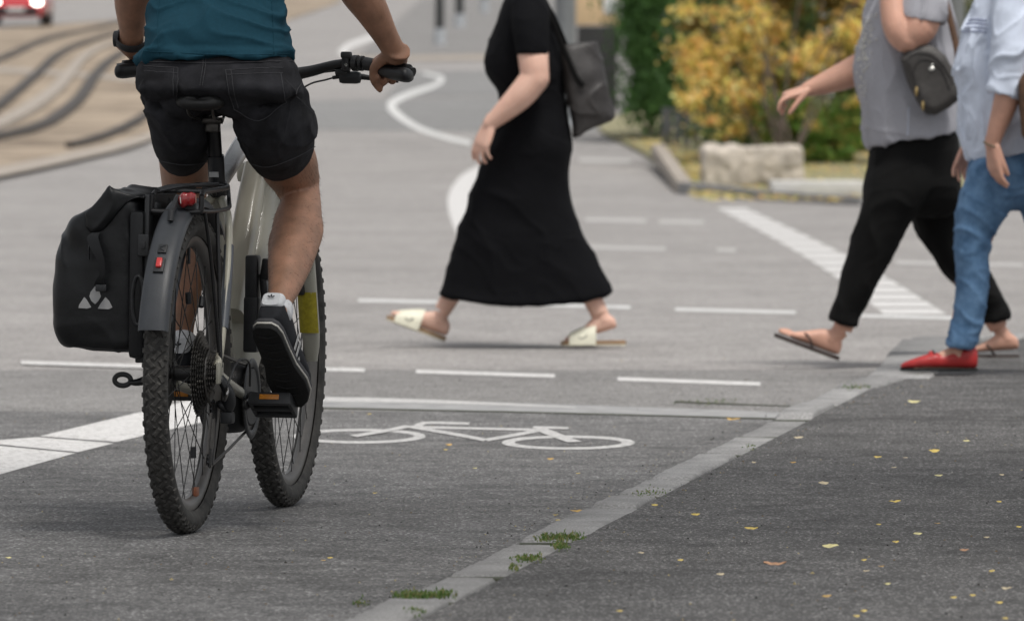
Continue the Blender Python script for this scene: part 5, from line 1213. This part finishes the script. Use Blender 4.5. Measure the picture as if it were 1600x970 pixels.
pl = np.array(BM @ Vector(tuple(pedals[-1]))) + UPV * .02; hL_ = pl - fw * .185 + UPV * .012 + rt * .028; trainer(hL_, hL_ + fw * .292 - UPV * .006 - rt * .01, UPV, ankL)
# ---- shared walking kit
def slipper_sole(par, heel, toe, up, wid, th, m, name='sole', lift=0.0, big=None):
    h, t_ = np.array(heel), np.array(toe); d = t_ - h; L = np.linalg.norm(d); d /= L; up = unit(np.array(up) - d * np.dot(up, d)); s = np.cross(d, up); k = L / .26
    F_ = [(0, .012), (.03, .024), (.12, .033), (.35, .030), (.55, .037), (.75, .045), (.9, .038), (.97, .024), (1, .010)]
    def ol(z, e=1): return [h + d * f * L + s * hw * wid * e * k + up * z for f, hw in F_] + [h + d * f * L - s * hw * wid * e * k + up * z for f, hw in F_[::-1]]
    g = G(); g.rings([ol(0, .96), ol(.003), ol(th - .003), ol(th, .97)]); return obj(name, g, m, par, 50)

# ---- the woman in the long black dress
YB = 29.7; base = on_ground(790, 545); base = Vector((at(810, 543, YB).x, YB, 0)); BW = empty('person', tuple(base), 'woman in a long black dress striding left across the crossing', 'person')
A = lambda px, py, dY=0: np.array(at(px, py, YB + dY))
LEFT = V(-1, 0, 0); g = G()
near, far = -.055, .055
hip = A(835, 190)
g.loft(px_rows([(785, 880, 235, .15), (783, 886, 205, .16), (788, 880, 165, .135), (785, 876, 120, .14), (778, 870, 80, .15), (785, 862, 30, .16), (795, 850, 0, .13), (805, 838, -18, .07)], YB), 24, 3)
# front leg (far side), back leg (near side)
ankF, ankB = A(691, 486, far), A(937, 490, near)
g.tube([A(820, 225, far), A(775, 360, far), A(727, 425, far), ankF], [.06, .048, .046, .034], n=18, sub=5)
g.tube([A(845, 225, near), A(865, 355, near), A(905, 425, near), ankB], [.06, .048, .046, .036], n=18, sub=5)
fhe, fto = A(698, 526, far), A(610, 493, far); foot(g, fhe, fto, V(-.3, 0, 1), 1, A(690, 488, far), (0, -1, 0))
bhe, bto = A(965, 512, near), A(884, 536, near); foot(g, bhe, bto, V(-.3, 0, 1), 1, A(940, 488, near), (0, 1, 0))
# near arm: upper arm, elbow, forearm, relaxed hand
sh, el, wr = A(828, 30, -.19), A(836, 122, -.24), A(766, 193, -.22)
g.tube([sh, sh * .5 + el * .5, A(834, 100, -.235), el], [.066, .063, .060, .057], n=18, sub=4, rnd=True)
g.tube([el, A(815, 148, -.24), A(790, 172, -.23), wr], [.058, .055, .044, .030], n=18, sub=4, rnd=True)
hand(g, wr, A(750, 232, -.22) - wr, V(.75, .55, .35), V(-.8, -.2, .1), [(12, 22, 14), (16, 24, 16), (20, 26, 16), (24, 28, 16)], 1.06, (24, 14, 10), 5)
# far arm swings back behind the body
sh2, el2, wr2 = A(826, 30, .19), A(846, 120, .25), A(846, 200, .24)
g.tube([sh2, el2, wr2], [.06, .05, .028], n=16, sub=4, rnd=True); hand(g, wr2, V(-.1, 0, -1), V(0, -1, 0), V(-1, 0, 0), (20, 25, 20))
hc = head(g, A(808, -48), V(-1, .15, -.1)); obj('body', fuse(g, .0042, 3), 'skin_pale', BW); face_parts(BW, hc, V(-1, .15, -.1), 'long')
# the dress
g = G()
rows = px_rows([(802, 840, -16, .085), (790, 852, -4, .16), (779, 864, 22, .185), (768, 872, 55, .18), (757, 879, 88, .178), (756, 882, 106, .178), (763, 883, 126, .17), (775, 884, 146, .155), (775, 887, 172, .155), (769, 893, 205, .175), (757, 895, 232, .18), (747, 890, 262, .17), (737, 889, 295, .165), (722, 901, 340, .165), (706, 925, 395, .17), (691, 954, 448, .175, 0, 4), (688, 958, 459, .176, 0, 3)], YB)
g.loft(rows + [(rows[-1][0] + V(0, 0, .002), rows[-1][1] * .90, rows[-1][2] * .86), (rows[-1][0] + V(0, 0, .05), rows[-1][1] * .86, rows[-1][2] * .8)], 44, 4, 2.5)
g.tube([A(826, 5, -.14), A(829, 40, -.20), A(831, 74, -.228), A(831, 87, -.232)], [.070, .074, .068, .064], n=22, sub=4, ref=V(1, 0, 0))
g.tube([A(826, 5, .14), A(836, 50, .21), A(842, 88, .235)], [.065, .07, .064], n=20, sub=4)
me = fuse(g, .007, 5)
def dress_f(c):
    z = c[:, 2]; lo = np.clip((.75 - z) / .4, 0, 1)
    sag = vnoise(np.stack([c[:, 0] * 1.4, c[:, 1] * 4, (z - .25 * np.abs(c[:, 0] - .06) ** 2) * 11], 1) + 2.2)
    return folds(.005, 3.5, 4, 6, .04, (.5, 0))(c) + folds(.0022, 7, 7, 13, .05, (.6, 0))(c) + lo * .006 * (1 - 2 * np.abs(sag))
push(me, dress_f)
c = co_of(me); z = c[:, 2]; x = c[:, 0]; cx_ = at(822, 460, YB).x; hw = (958 - 688) / 2 * YB / F
lowm = np.clip((.40 - z) / .2, 0, 1); c[:, 2] -= lowm * .040 * np.clip(1 - ((x - cx_) / hw) ** 2, 0, 1); me.vertices.foreach_set('co', c.ravel()); me.update()
obj('dress', me, 'black_knit', BW)
def mule(par, heel, toe, up, inst, near_y):
    h, t_ = np.array(heel), np.array(toe); d = unit(t_ - h); L = np.linalg.norm(t_ - h); up = unit(np.array(up) - d * np.dot(up, d)); s = np.cross(d, up); sd2 = joint_empty('sandal', par)
    slipper_sole(sd2, h - up * .022, t_ - up * .022, up, 1.12, .008, 'pale_rubber', 'outsole'); slipper_sole(sd2, h - up * .0135, t_ - up * .0135, up, 1.1, .012, 'cork', 'footbed')
    g = G(); rr = []
    for f, hh, hw in [(.46, .088, .050), (.56, .082, .052), (.67, .070, .054), (.79, .056, .054), (.87, .046, .050)]:
        ring = []
        for k, a in enumerate(np.linspace(0, math.pi, 13)): ring.append(h + d * f * L + s * math.cos(a) * hw + up * (math.sin(a) ** .75 * hh - .016))
        for a in np.linspace(math.pi, 0, 13): ring.append(h + d * f * L + s * math.cos(a) * (hw - .004) + up * (math.sin(a) ** .75 * (hh - .004) - .016))
        rr.append(ring)
    g.rings(rr); b = obj('strap', g, 'cream_leather', sd2)
    q = h + d * .66 * L + V(0, -1, 0) * .0497 + up * .018; g = G(); g.tube([q - d * .016 + up * .006, q - d * .002 - up * .008, q + d * .016 - up * .004], [(.002, .004)] * 3, n=6, sub=4); obj('buckle', g, 'dark_steel', b)
mule(BW, fhe, fto + unit(fto - fhe) * .012, V(-.3, 0, 1), 0, near)
# rear sandal stays flat while the heel lifts
shh, sto = A(978, 540, near), A(876, 540, near); shh = shh + V(0, 0, .010); sto = sto + V(0, 0, .012)
mule(BW, shh + V(0, 0, .012), sto + V(0, 0, .008), V(0, 0, 1), 0, near)
# tote bag on her shoulder
tb = empty('tote_bag', tuple(A(915, 210, -.1)), 'large dark grey leather tote on the shoulder of the woman in black', 'bag')
g = G(); rows = []
for (xa, ya, xb, yb, hd) in [(898, 214, 958, 184, .05), (896, 212, 960, 180, .065), (890, 170, 952, 143, .075), (884, 122, 945, 104, .065), (881, 84, 937, 70, .045), (880, 76, 934, 63, .030)]:
    a, b = A(xa, ya, -.06), A(xb, yb, -.02); rows.append(((a + b) / 2, (b - a) / 2, V(0, hd, 0)))
g.loft(rows, 32, 4, 2.9); me = fuse(g, .006, 6); push(me, lambda c: folds(.010, 5, 5, 3.2, .05, (-.7, 0))(c) + folds(.004, 10, 8, 9, .05, (.6, 0))(c))
me.transform(Matrix.Identity(4)); bagb = obj('bag_body', me, 'charcoal_leather', tb)
g = G(); g.tube([A(846, -6, -.13), A(858, 22, -.15), A(872, 56, -.14), A(884, 84, -.135), A(900, 120, -.135), A(912, 135, -.135)], [(.004, .011)] * 6, n=8, sub=5, ref=V(0, 1, 0)); obj('handle', g, 'black_twill', tb)
g = G(); g.tube([A(846, -6, -.11), A(866, 30, -.05), A(884, 72, .02)], [(.004, .011)] * 3, n=8, sub=5, ref=V(0, 1, 0)); obj('handle', g, 'black_twill', tb)

# ---- the woman in the grey shirt
YG = 27.5; base = Vector((at(1440, 570, YG).x, YG, KH)); GW = empty('person', tuple(base), 'woman in grey shirt and black trousers stepping off the kerb', 'person')
A = lambda px, py, dY=0: np.array(at(px, py, YG + dY)); near, far = -.10, .12
g = G()
g.loft(px_rows([(1385, 1480, 240, .13), (1372, 1484, 190, .15), (1352, 1488, 140, .16), (1350, 1486, 100, .165), (1368, 1478, 50, .15), (1385, 1470, 5, .15), (1404, 1456, -35, .10), (1412, 1450, -55, .07)], YG), 24, 3)
ankF, ankB = A(1316, 515, near), A(1561, 512, far)
g.tube([A(1420, 240, near), A(1375, 380, near), A(1345, 440, near), ankF], [.065, .055, .050, .036], n=18, sub=5); g.tube([A(1450, 240, far), A(1475, 380, far), A(1525, 450, far), ankB], [.065, .055, .050, .036], n=18, sub=5)
fhe, fto = A(1310, 556, near), A(1216, 521, near); foot(g, fhe, fto, V(-.3, 0, 1), 1, ankF, (0, 1, 0))
bhe, bto = A(1592, 546, far), A(1508, 551, far); foot(g, bhe, bto, V(-.1, 0, 1), 1, ankB, (0, -1, 0))
sh, el = A(1446, -20, -.20), A(1416, 62, -.26); wr = A(1392, -44, -.20)
g.tube([sh, A(1441, 20, -.235), A(1434, 45, -.255), el], [.075, .074, .068, .050], n=20, sub=4, rnd=True); g.tube([A(1424, 56, -.255), el, A(1402, 42, -.255), A(1394, 0, -.23), wr], [.056, .052, .054, .046, .03], n=20, sub=4, rnd=True)
hand(g, wr, V(-.25, .2, .9), V(-.6, .6, 0), V(-.5, -.6, 0), (50, 60, 40), .95)
sh2, el2, wr2 = A(1405, -10, .2), A(1356, 100, .24), A(1262, 140, .22)
g.tube([sh2, A(1388, 50, .23), el2], [.07, .066, .056], n=18, sub=4, rnd=True); g.tube([el2, A(1325, 116, .24), A(1290, 130, .23), wr2], [.057, .054, .042, .029], n=18, sub=4, rnd=True)
hand(g, wr2, A(1228, 150, .2) - wr2, V(.45, .3, -1), V(-.2, -.9, -.3), [(10, 34, 26), (34, 40, 28), (42, 44, 28), (48, 46, 28)], .98, (16, 34, 10), 4)
hc = head(g, A(1418, -88), V(-1, -.1, 0)); obj('body', fuse(g, .0042, 3), 'skin_warm', GW); face_parts(GW, hc, V(-1, -.1, 0), 'short')
# shirt
g = G(); rows = px_rows([(1356, 1501, 218, .205, 0, 24), (1351, 1502, 205, .21, 0, 22), (1345, 1502, 175, .212), (1340, 1501, 145, .208), (1335, 1500, 118, .205), (1335, 1498, 100, .205), (1343, 1496, 72, .205), (1356, 1492, 35, .205), (1370, 1484, 0, .205), (1388, 1470, -32, .17), (1405, 1455, -50, .10)], YG)
g.loft([(rows[0][0] + V(0, 0, .04), rows[0][1] * .9, rows[0][2] * .9), (rows[0][0] + V(0, 0, .002), rows[0][1] * .93, rows[0][2] * .93)] + rows, 40, 4, 2.3)
g.tube([A(1448, -38, -.15), A(1444, 0, -.215), A(1440, 26, -.24), A(1439, 32, -.242)], [.086, .092, .088, .086], n=24, sub=4, ref=V(1, 0, 0)); g.tube([A(1410, -38, .15), A(1392, 10, .22), A(1380, 50, .235)], [.08, .084, .08], n=20, sub=4)
me = fuse(g, .0065, 4); push(me, lambda c: folds(.009, 9, 6, 2.2, .05, (.5, .2))(c) + folds(.0025, 20, 12, 12, .04, (.9, .3))(c) + .003 * np.exp(-((c[:, 2] - .875 + .14 * (c[:, 0] - 1.4)) / .008) ** 2)); gsh = obj('shirt', me, 'grey_linen', GW)
wm = me.copy(); wm.transform(Matrix.Translation(base)); bv = bvh_of(wm)
g = G()
for k in range(150):
    t = random.random(); px = 1362 - 18 * math.sin(t * 2.6) + random.uniform(-7, 10); py = 22 + t * 185 if random.random() < .5 else random.uniform(25, 110)
    h, n = cast(bv, px, py)
    if h is not None: g.ball(h + n * .002, .0045 * random.uniform(.6, 1.3), 6)
obj('sequin_trim', g, 'bright_metal', gsh)['kind'] = 'stuff'
q = seam(bv, [(1418, 212), (1419, 190), (1420, 168)], .002, .001)
if q.n: obj('side_seam', q, 'pale_blue_cotton', gsh)
# trousers
g = G()
g.loft(px_rows([(1362, 1499, 205, .185), (1358, 1500, 235, .19), (1353, 1502, 270, .195), (1348, 1502, 300, .19), (1352, 1496, 325, .16), (1372, 1480, 340, .10)], YG), 32, 3, 2.4)
def cuffed(rows):
    c, a, b = rows[-1]; c0 = rows[-2][0]; upd = unit(c0 - c)
    g.loft(rows + [(c + upd * .001, a * .78, b * .78), (c + upd * .03, a * .76, b * .76)], 26, 3, 2.2)
cuffed(px_rows([(1385, 1450, 240, .08, near), (1362, 1472, 270, .12, near), (1350, 1460, 305, .13, near), (1337, 1428, 345, .118, near), (1327, 1406, 385, .108, near), (1318, 1386, 420, .098, near), (1307, 1365, 458, .088, near), (1297, 1344, 488, .075, near, -8), (1293, 1342, 500, .078, near, -10), (1295, 1340, 506, .074, near, -10)], YG))
cuffed(px_rows([(1410, 1480, 240, .08, far), (1405, 1498, 270, .12, far), (1412, 1504, 305, .13, far), (1424, 1510, 345, .115, far), (1446, 1526, 385, .105, far), (1470, 1545, 420, .098, far), (1502, 1562, 455, .088, far), (1530, 1577, 484, .075, far, 4), (1534, 1580, 496, .078, far, 6), (1536, 1578, 502, .074, far, 6)], YG))
me = fuse(g, .0065, 12); push(me, lambda c: folds(.006, 4, 4, 6, .05, (-.5, 0))(c) + folds(.0015, 8, 8, 18, .05, (-.5, 0))(c)); obj('trousers', me, 'black_twill', GW)
def flipflop(par, heel, toe, up, inner):
    h, t_ = np.array(heel), np.array(toe); d = unit(t_ - h); L = np.linalg.norm(t_ - h); up = unit(np.array(up) - d * np.dot(up, d)); s = np.cross(d, up); f_ = joint_empty('flip_flop', par)
    slipper_sole(f_, h - up * .016 - d * .006, t_ - up * .016 + d * .012, up, 1.12, .015, 'brown_rubber'); c = h + d * .78 * L + up * .004
    for sg in (-1, 1): g = G(); g.tube([c + s * .012 * inner, c + up * .028 + s * sg * .018 - d * .03, h + d * .55 * L + s * sg * .043 + up * .030, h + d * .42 * L + s * sg * .042 + up * -.004], [(.004, .003)] * 4, n=8, sub=5); obj('strap', g, 'brown_rubber', f_)
flipflop(GW, fhe, fto, V(-.3, 0, 1), 1); flipflop(GW, A(1590, 556, far) + V(0, 0, .006), A(1506, 556, far) + V(0, 0, .006), V(0, 0, 1), -1)
# shoulder bag
hb_ = empty('handbag', tuple(A(1452, 170, -.26)), 'small dark grey backpack-style handbag on the arm of the woman in grey', 'bag')
g = G(); pol = [(1408, 92), (1420, 78), (1438, 70), (1458, 72), (1478, 88), (1492, 112), (1501, 140), (1500, 154), (1485, 168), (1462, 180), (1446, 176), (1434, 158), (1420, 128)]
P = [A(x, y, -.30) for x, y in pol]; g.prism(P, (0, .11, 0), .022); me = fuse(g, .005, 6); push(me, lambda c: .003 * vnoise(c * 14)); hbb = obj('bag_body', me, 'grey_leather', hb_)
wm = me.copy(); wm.transform(Matrix.Translation(A(1452, 170, -.26))); bv = bvh_of(wm)
for q in ([(1414, 96), (1432, 84), (1455, 86), (1475, 104), (1490, 132)], [(1428, 110), (1436, 96), (1452, 94), (1470, 108), (1484, 140)], [(1426, 112), (1432, 132), (1442, 154), (1450, 170)]):
    s_ = seam(bv, q, .0028, .001)
    if s_.n: obj('zip', s_, 'charcoal_leather', hbb)
h, n = cast(bv, 1456, 108)
if h is not None: g = G(); g.ball(h + n * .002, (.011, .004, .009), 10); g.ball(h + n * .002 + V(.002, 0, .014), (.005, .003, .006), 8); obj('clasp', g, 'bright_metal', hbb)
for (x, y) in ((1427, 144), (1437, 166)):
    h, n = cast(bv, x + 6, y - 2)
    if h is not None: g = G(); g.tube([h + n * .004 + V(0, 0, .012), h + n * .006, h + n * .004 - V(0, 0, .016)], [.004, .006, .004], n=8, sub=3, rnd=True); obj('zip_pull', g, mat('brass%d' % x, (.45, .33, .15), .35, .1, 50, metal=.8), hbb)
g = G(); g.tube([A(1468, -30, -.16), A(1478, 5, -.2), A(1487, 40, -.215), A(1496, 82, -.23), A(1497, 112, -.24)], [(.004, .012)] * 5, n=8, sub=5, ref=V(0, 1, 0)); obj('strap', g, 'brown_leather', hb_)

# ---- the woman in the pale blue shirt at the right edge
YU = 25.9; base = Vector((at(1560, 583, YU).x, YU, KH)); UW = empty('person', tuple(base), 'woman in pale blue blouse, blue jeans and red loafers at the right edge', 'person')
A = lambda px, py, dY=0: np.array(at(px, py, YU + dY)); near, far = -.09, .11
g = G()
g.loft(px_rows([(1535, 1630, 250, .13), (1522, 1634, 200, .15), (1506, 1640, 150, .16), (1503, 1640, 105, .165), (1522, 1630, 50, .15), (1542, 1624, 0, .15), (1564, 1609, -45, .10), (1572, 1602, -68, .07)], YU), 24, 3)
ankF = A(1494, 540, near); ankB = A(1716, 520, far)
g.tube([A(1570, 260, near), A(1522, 390, near), A(1516, 450, near), ankF], [.065, .05, .046, .034], n=18, sub=5); g.tube([A(1610, 260, far), A(1648, 390, far), A(1682, 460, far), ankB], [.065, .05, .046, .034], n=18, sub=5)
fhe, fto = A(1522, 578, near), A(1412, 578, near); foot(g, fhe, fto, V(0, 0, 1), 1, ankF, (0, 1, 0)); bhe, bto = A(1745, 560, far), A(1650, 576, far); foot(g, bhe, bto, V(0, 0, 1), 1, ankB, (0, -1, 0))
sh, el, wr = A(1592, -25, -.2), A(1580, 130, -.27), A(1550, 226, -.25)
g.tube([sh * .72 + el * .28, sh * .5 + el * .5, el], [.05, .05, .047], n=18, sub=4, rnd=True); g.tube([el, A(1570, 165, -.27), A(1558, 200, -.26), wr], [.047, .043, .033, .026], n=18, sub=4, rnd=True)
hand(g, wr, A(1556, 285, -.25) - wr, V(.9, .5, 0), V(-.75, -.5, 0), [(10, 18, 14), (14, 20, 14), (16, 22, 16), (18, 24, 16)], .95, (14, 10, 8), 3)
sh2, el2, wr2 = A(1570, -25, .2), A(1556, 130, .25), A(1518, 222, .24); g.tube([sh2 * .72 + el2 * .28, el2, wr2], [.05, .045, .026], n=16, sub=4, rnd=True); hand(g, wr2, A(1498, 270, .22) - wr2, V(.6, -.7, -.2), V(-.7, -.6, 0), [(8, 16, 12), (14, 20, 14), (20, 22, 14), (24, 22, 14)], .95, (26, 10, 8), 7)
hc = head(g, A(1578, -102), V(-1, 0, 0)); obj('body', fuse(g, .0042, 3), 'skin_warm', UW); face_parts(UW, hc, V(-1, 0, 0), 'long')
g = G(); rows = px_rows([(1511, 1655, 240, .20, 0, 16), (1504, 1655, 222, .205, 0, 10), (1499, 1653, 185, .208), (1499, 1650, 150, .205), (1494, 1648, 125, .2), (1489, 1646, 103, .2), (1496, 1644, 75, .2), (1510, 1640, 35, .2), (1527, 1633, 0, .2), (1548, 1620, -38, .17), (1566, 1606, -60, .10)], YU)
g.loft([(rows[0][0] + V(0, 0, .04), rows[0][1] * .9, rows[0][2] * .9), (rows[0][0] + V(0, 0, .002), rows[0][1] * .93, rows[0][2] * .93)] + rows, 40, 4, 2.3)
g.tube([A(1594, -40, -.15), A(1584, 10, -.235), A(1580, 60, -.27), A(1576, 110, -.28), A(1570, 138, -.28), A(1567, 149, -.28), A(1567, 149.5, -.28), A(1571, 130, -.28)], [.075, .074, .070, .068, .066, .064, .054, .052], n=24, sub=3, ref=V(1, 0, 0)); g.tube([A(1572, -40, .15), A(1565, 50, .25), A(1556, 130, .26)], [.08, .075, .07], n=20, sub=4)
me = fuse(g, .0065, 4); push(me, lambda c: folds(.009, 11, 7, 4.5, .06, (-1.0, .2))(c) + folds(.004, 18, 12, 13, .05, (-.8, .2))(c)); ush = obj('blouse', me, 'pale_blue_cotton', UW)
wm = me.copy(); wm.transform(Matrix.Translation(base)); bv = bvh_of(wm)
for y in (32, 38, 44, 50):
    s_ = seam(bv, [(1514 - (y - 32) * .6, y), (1528, y - 1), (1542, y + 1)], .002, .002)
    if s_.n: obj('embroidery', s_, mat('thread%d' % y, (.25, .28, .42), .9, .3, 200), ush)
g = G(); g.loft(px_rows([(1515, 1645, 215, .185), (1514, 1648, 245, .19), (1508, 1648, 280, .18), (1512, 1636, 315, .15), (1520, 1620, 330, .10)], YU), 32, 3, 2.4)
cuffed(px_rows([(1535, 1605, 235, .08, near), (1515, 1620, 262, .12, near), (1502, 1603, 295, .125, near), (1492, 1575, 335, .11, near), (1490, 1551, 375, .095, near), (1491, 1546, 410, .09, near), (1493, 1546, 445, .088, near), (1489, 1541, 485, .08, near), (1481, 1530, 525, .07, near, -4), (1476, 1519, 543, .068, near, -8)], YU))
cuffed(px_rows([(1560, 1645, 255, .13, far), (1580, 1660, 300, .12, far), (1602, 1672, 350, .105, far), (1622, 1682, 400, .092, far), (1655, 1708, 450, .085, far), (1690, 1735, 500, .07, far)], YU))
me = fuse(g, .0065, 4)
push(me, lambda c: folds(.0022, 4, 4, 26, .035, (.35, 0))(c) * (1 + 1.1 * np.exp(-((c[:, 2] - .50) / .10) ** 2) + 1.0 * np.exp(-((c[:, 2] - .17) / .07) ** 2))); obj('jeans', me, 'blue_denim', UW)
def loafer(par, heel, toe):
    h, t_ = np.array(heel), np.array(toe); d = unit(t_ - h); L = np.linalg.norm(t_ - h); up = unit(V(0, 0, 1) - d * d[2]); s = np.cross(d, up); lo = joint_empty('loafer', par)
    slipper_sole(lo, h - up * .003, t_ - up * .003, up, 1.05, .010, 'shoe_sole')
    g = G(); g.loft([(h + d * f * L + up * z, s * hw, up * hh) for f, hw, z, hh in [(.0, .018, .040, .026), (.03, .027, .043, .036), (.12, .034, .044, .040), (.3, .034, .038, .032), (.45, .036, .032, .025), (.55, .042, .034, .027), (.68, .046, .030, .023), (.85, .042, .022, .016), (.96, .024, .016, .010), (1, .010, .012, .004)]], 24, 4, 2.6)
    me = fuse(g, .0045, 3); up_o = obj('upper', me, 'red_leather', lo)
    g = G(); g.tube([h + d * .60 * L + s * .040 + up * .045, h + d * .60 * L + up * .064, h + d * .60 * L - s * .040 + up * .045], [(.003, .009)] * 3, n=8, sub=5, ref=up); obj('band', g, 'red_leather', up_o)
    g = G(); g.tube([h + d * .56 * L + s * .030 + up * .056, h + d * .58 * L + up * .068, h + d * .56 * L - s * .030 + up * .056], .0032, n=8, sub=5); obj('bow', g, 'charcoal_leather', up_o)
loafer(UW, fhe + V(.012, 0, 0), fto - V(.012, 0, 0)); loafer(UW, bhe + V(.012, 0, .004), bto - V(.012, 0, 0))
dn = unit(wr - A(1558, 200, -.26)); s1 = unit(np.cross(dn, V(0, 1, 0))); s2 = np.cross(dn, s1); P = [wr + s1 * .029 * math.cos(t) + s2 * .029 * math.sin(t) for t in np.linspace(0, 2 * math.pi, 25)]
g = G(); g.tube(P, .0032, n=8, sub=1); obj('bracelet', g, mat('beads', (.16, .12, .07), .5, .4, 300), UW)
# her brown bag, only its front edge in view
bb = empty('shoulder_bag', tuple(A(1640, 235, -.2)), 'brown leather shoulder bag cut off at the right edge of the picture', 'bag')
g = G(); P = [A(x, y, -.36) for x, y in [(1592, 128), (1600, 114), (1625, 108), (1660, 108), (1690, 118), (1696, 200), (1686, 228), (1650, 234), (1612, 230), (1598, 212)]]; g.prism(P, (0, .10, 0), .02); me = fuse(g, .006, 5); push(me, lambda c: .003 * vnoise(c * 12)); obj('bag_body', me, 'brown_leather', bb)
g = G(); g.tube([A(1608, -40, -.2), A(1625, 30, -.31), A(1634, 112, -.32)], [(.004, .012)] * 3, n=8, sub=5, ref=V(0, 1, 0)); obj('strap', g, 'brown_leather', bb)
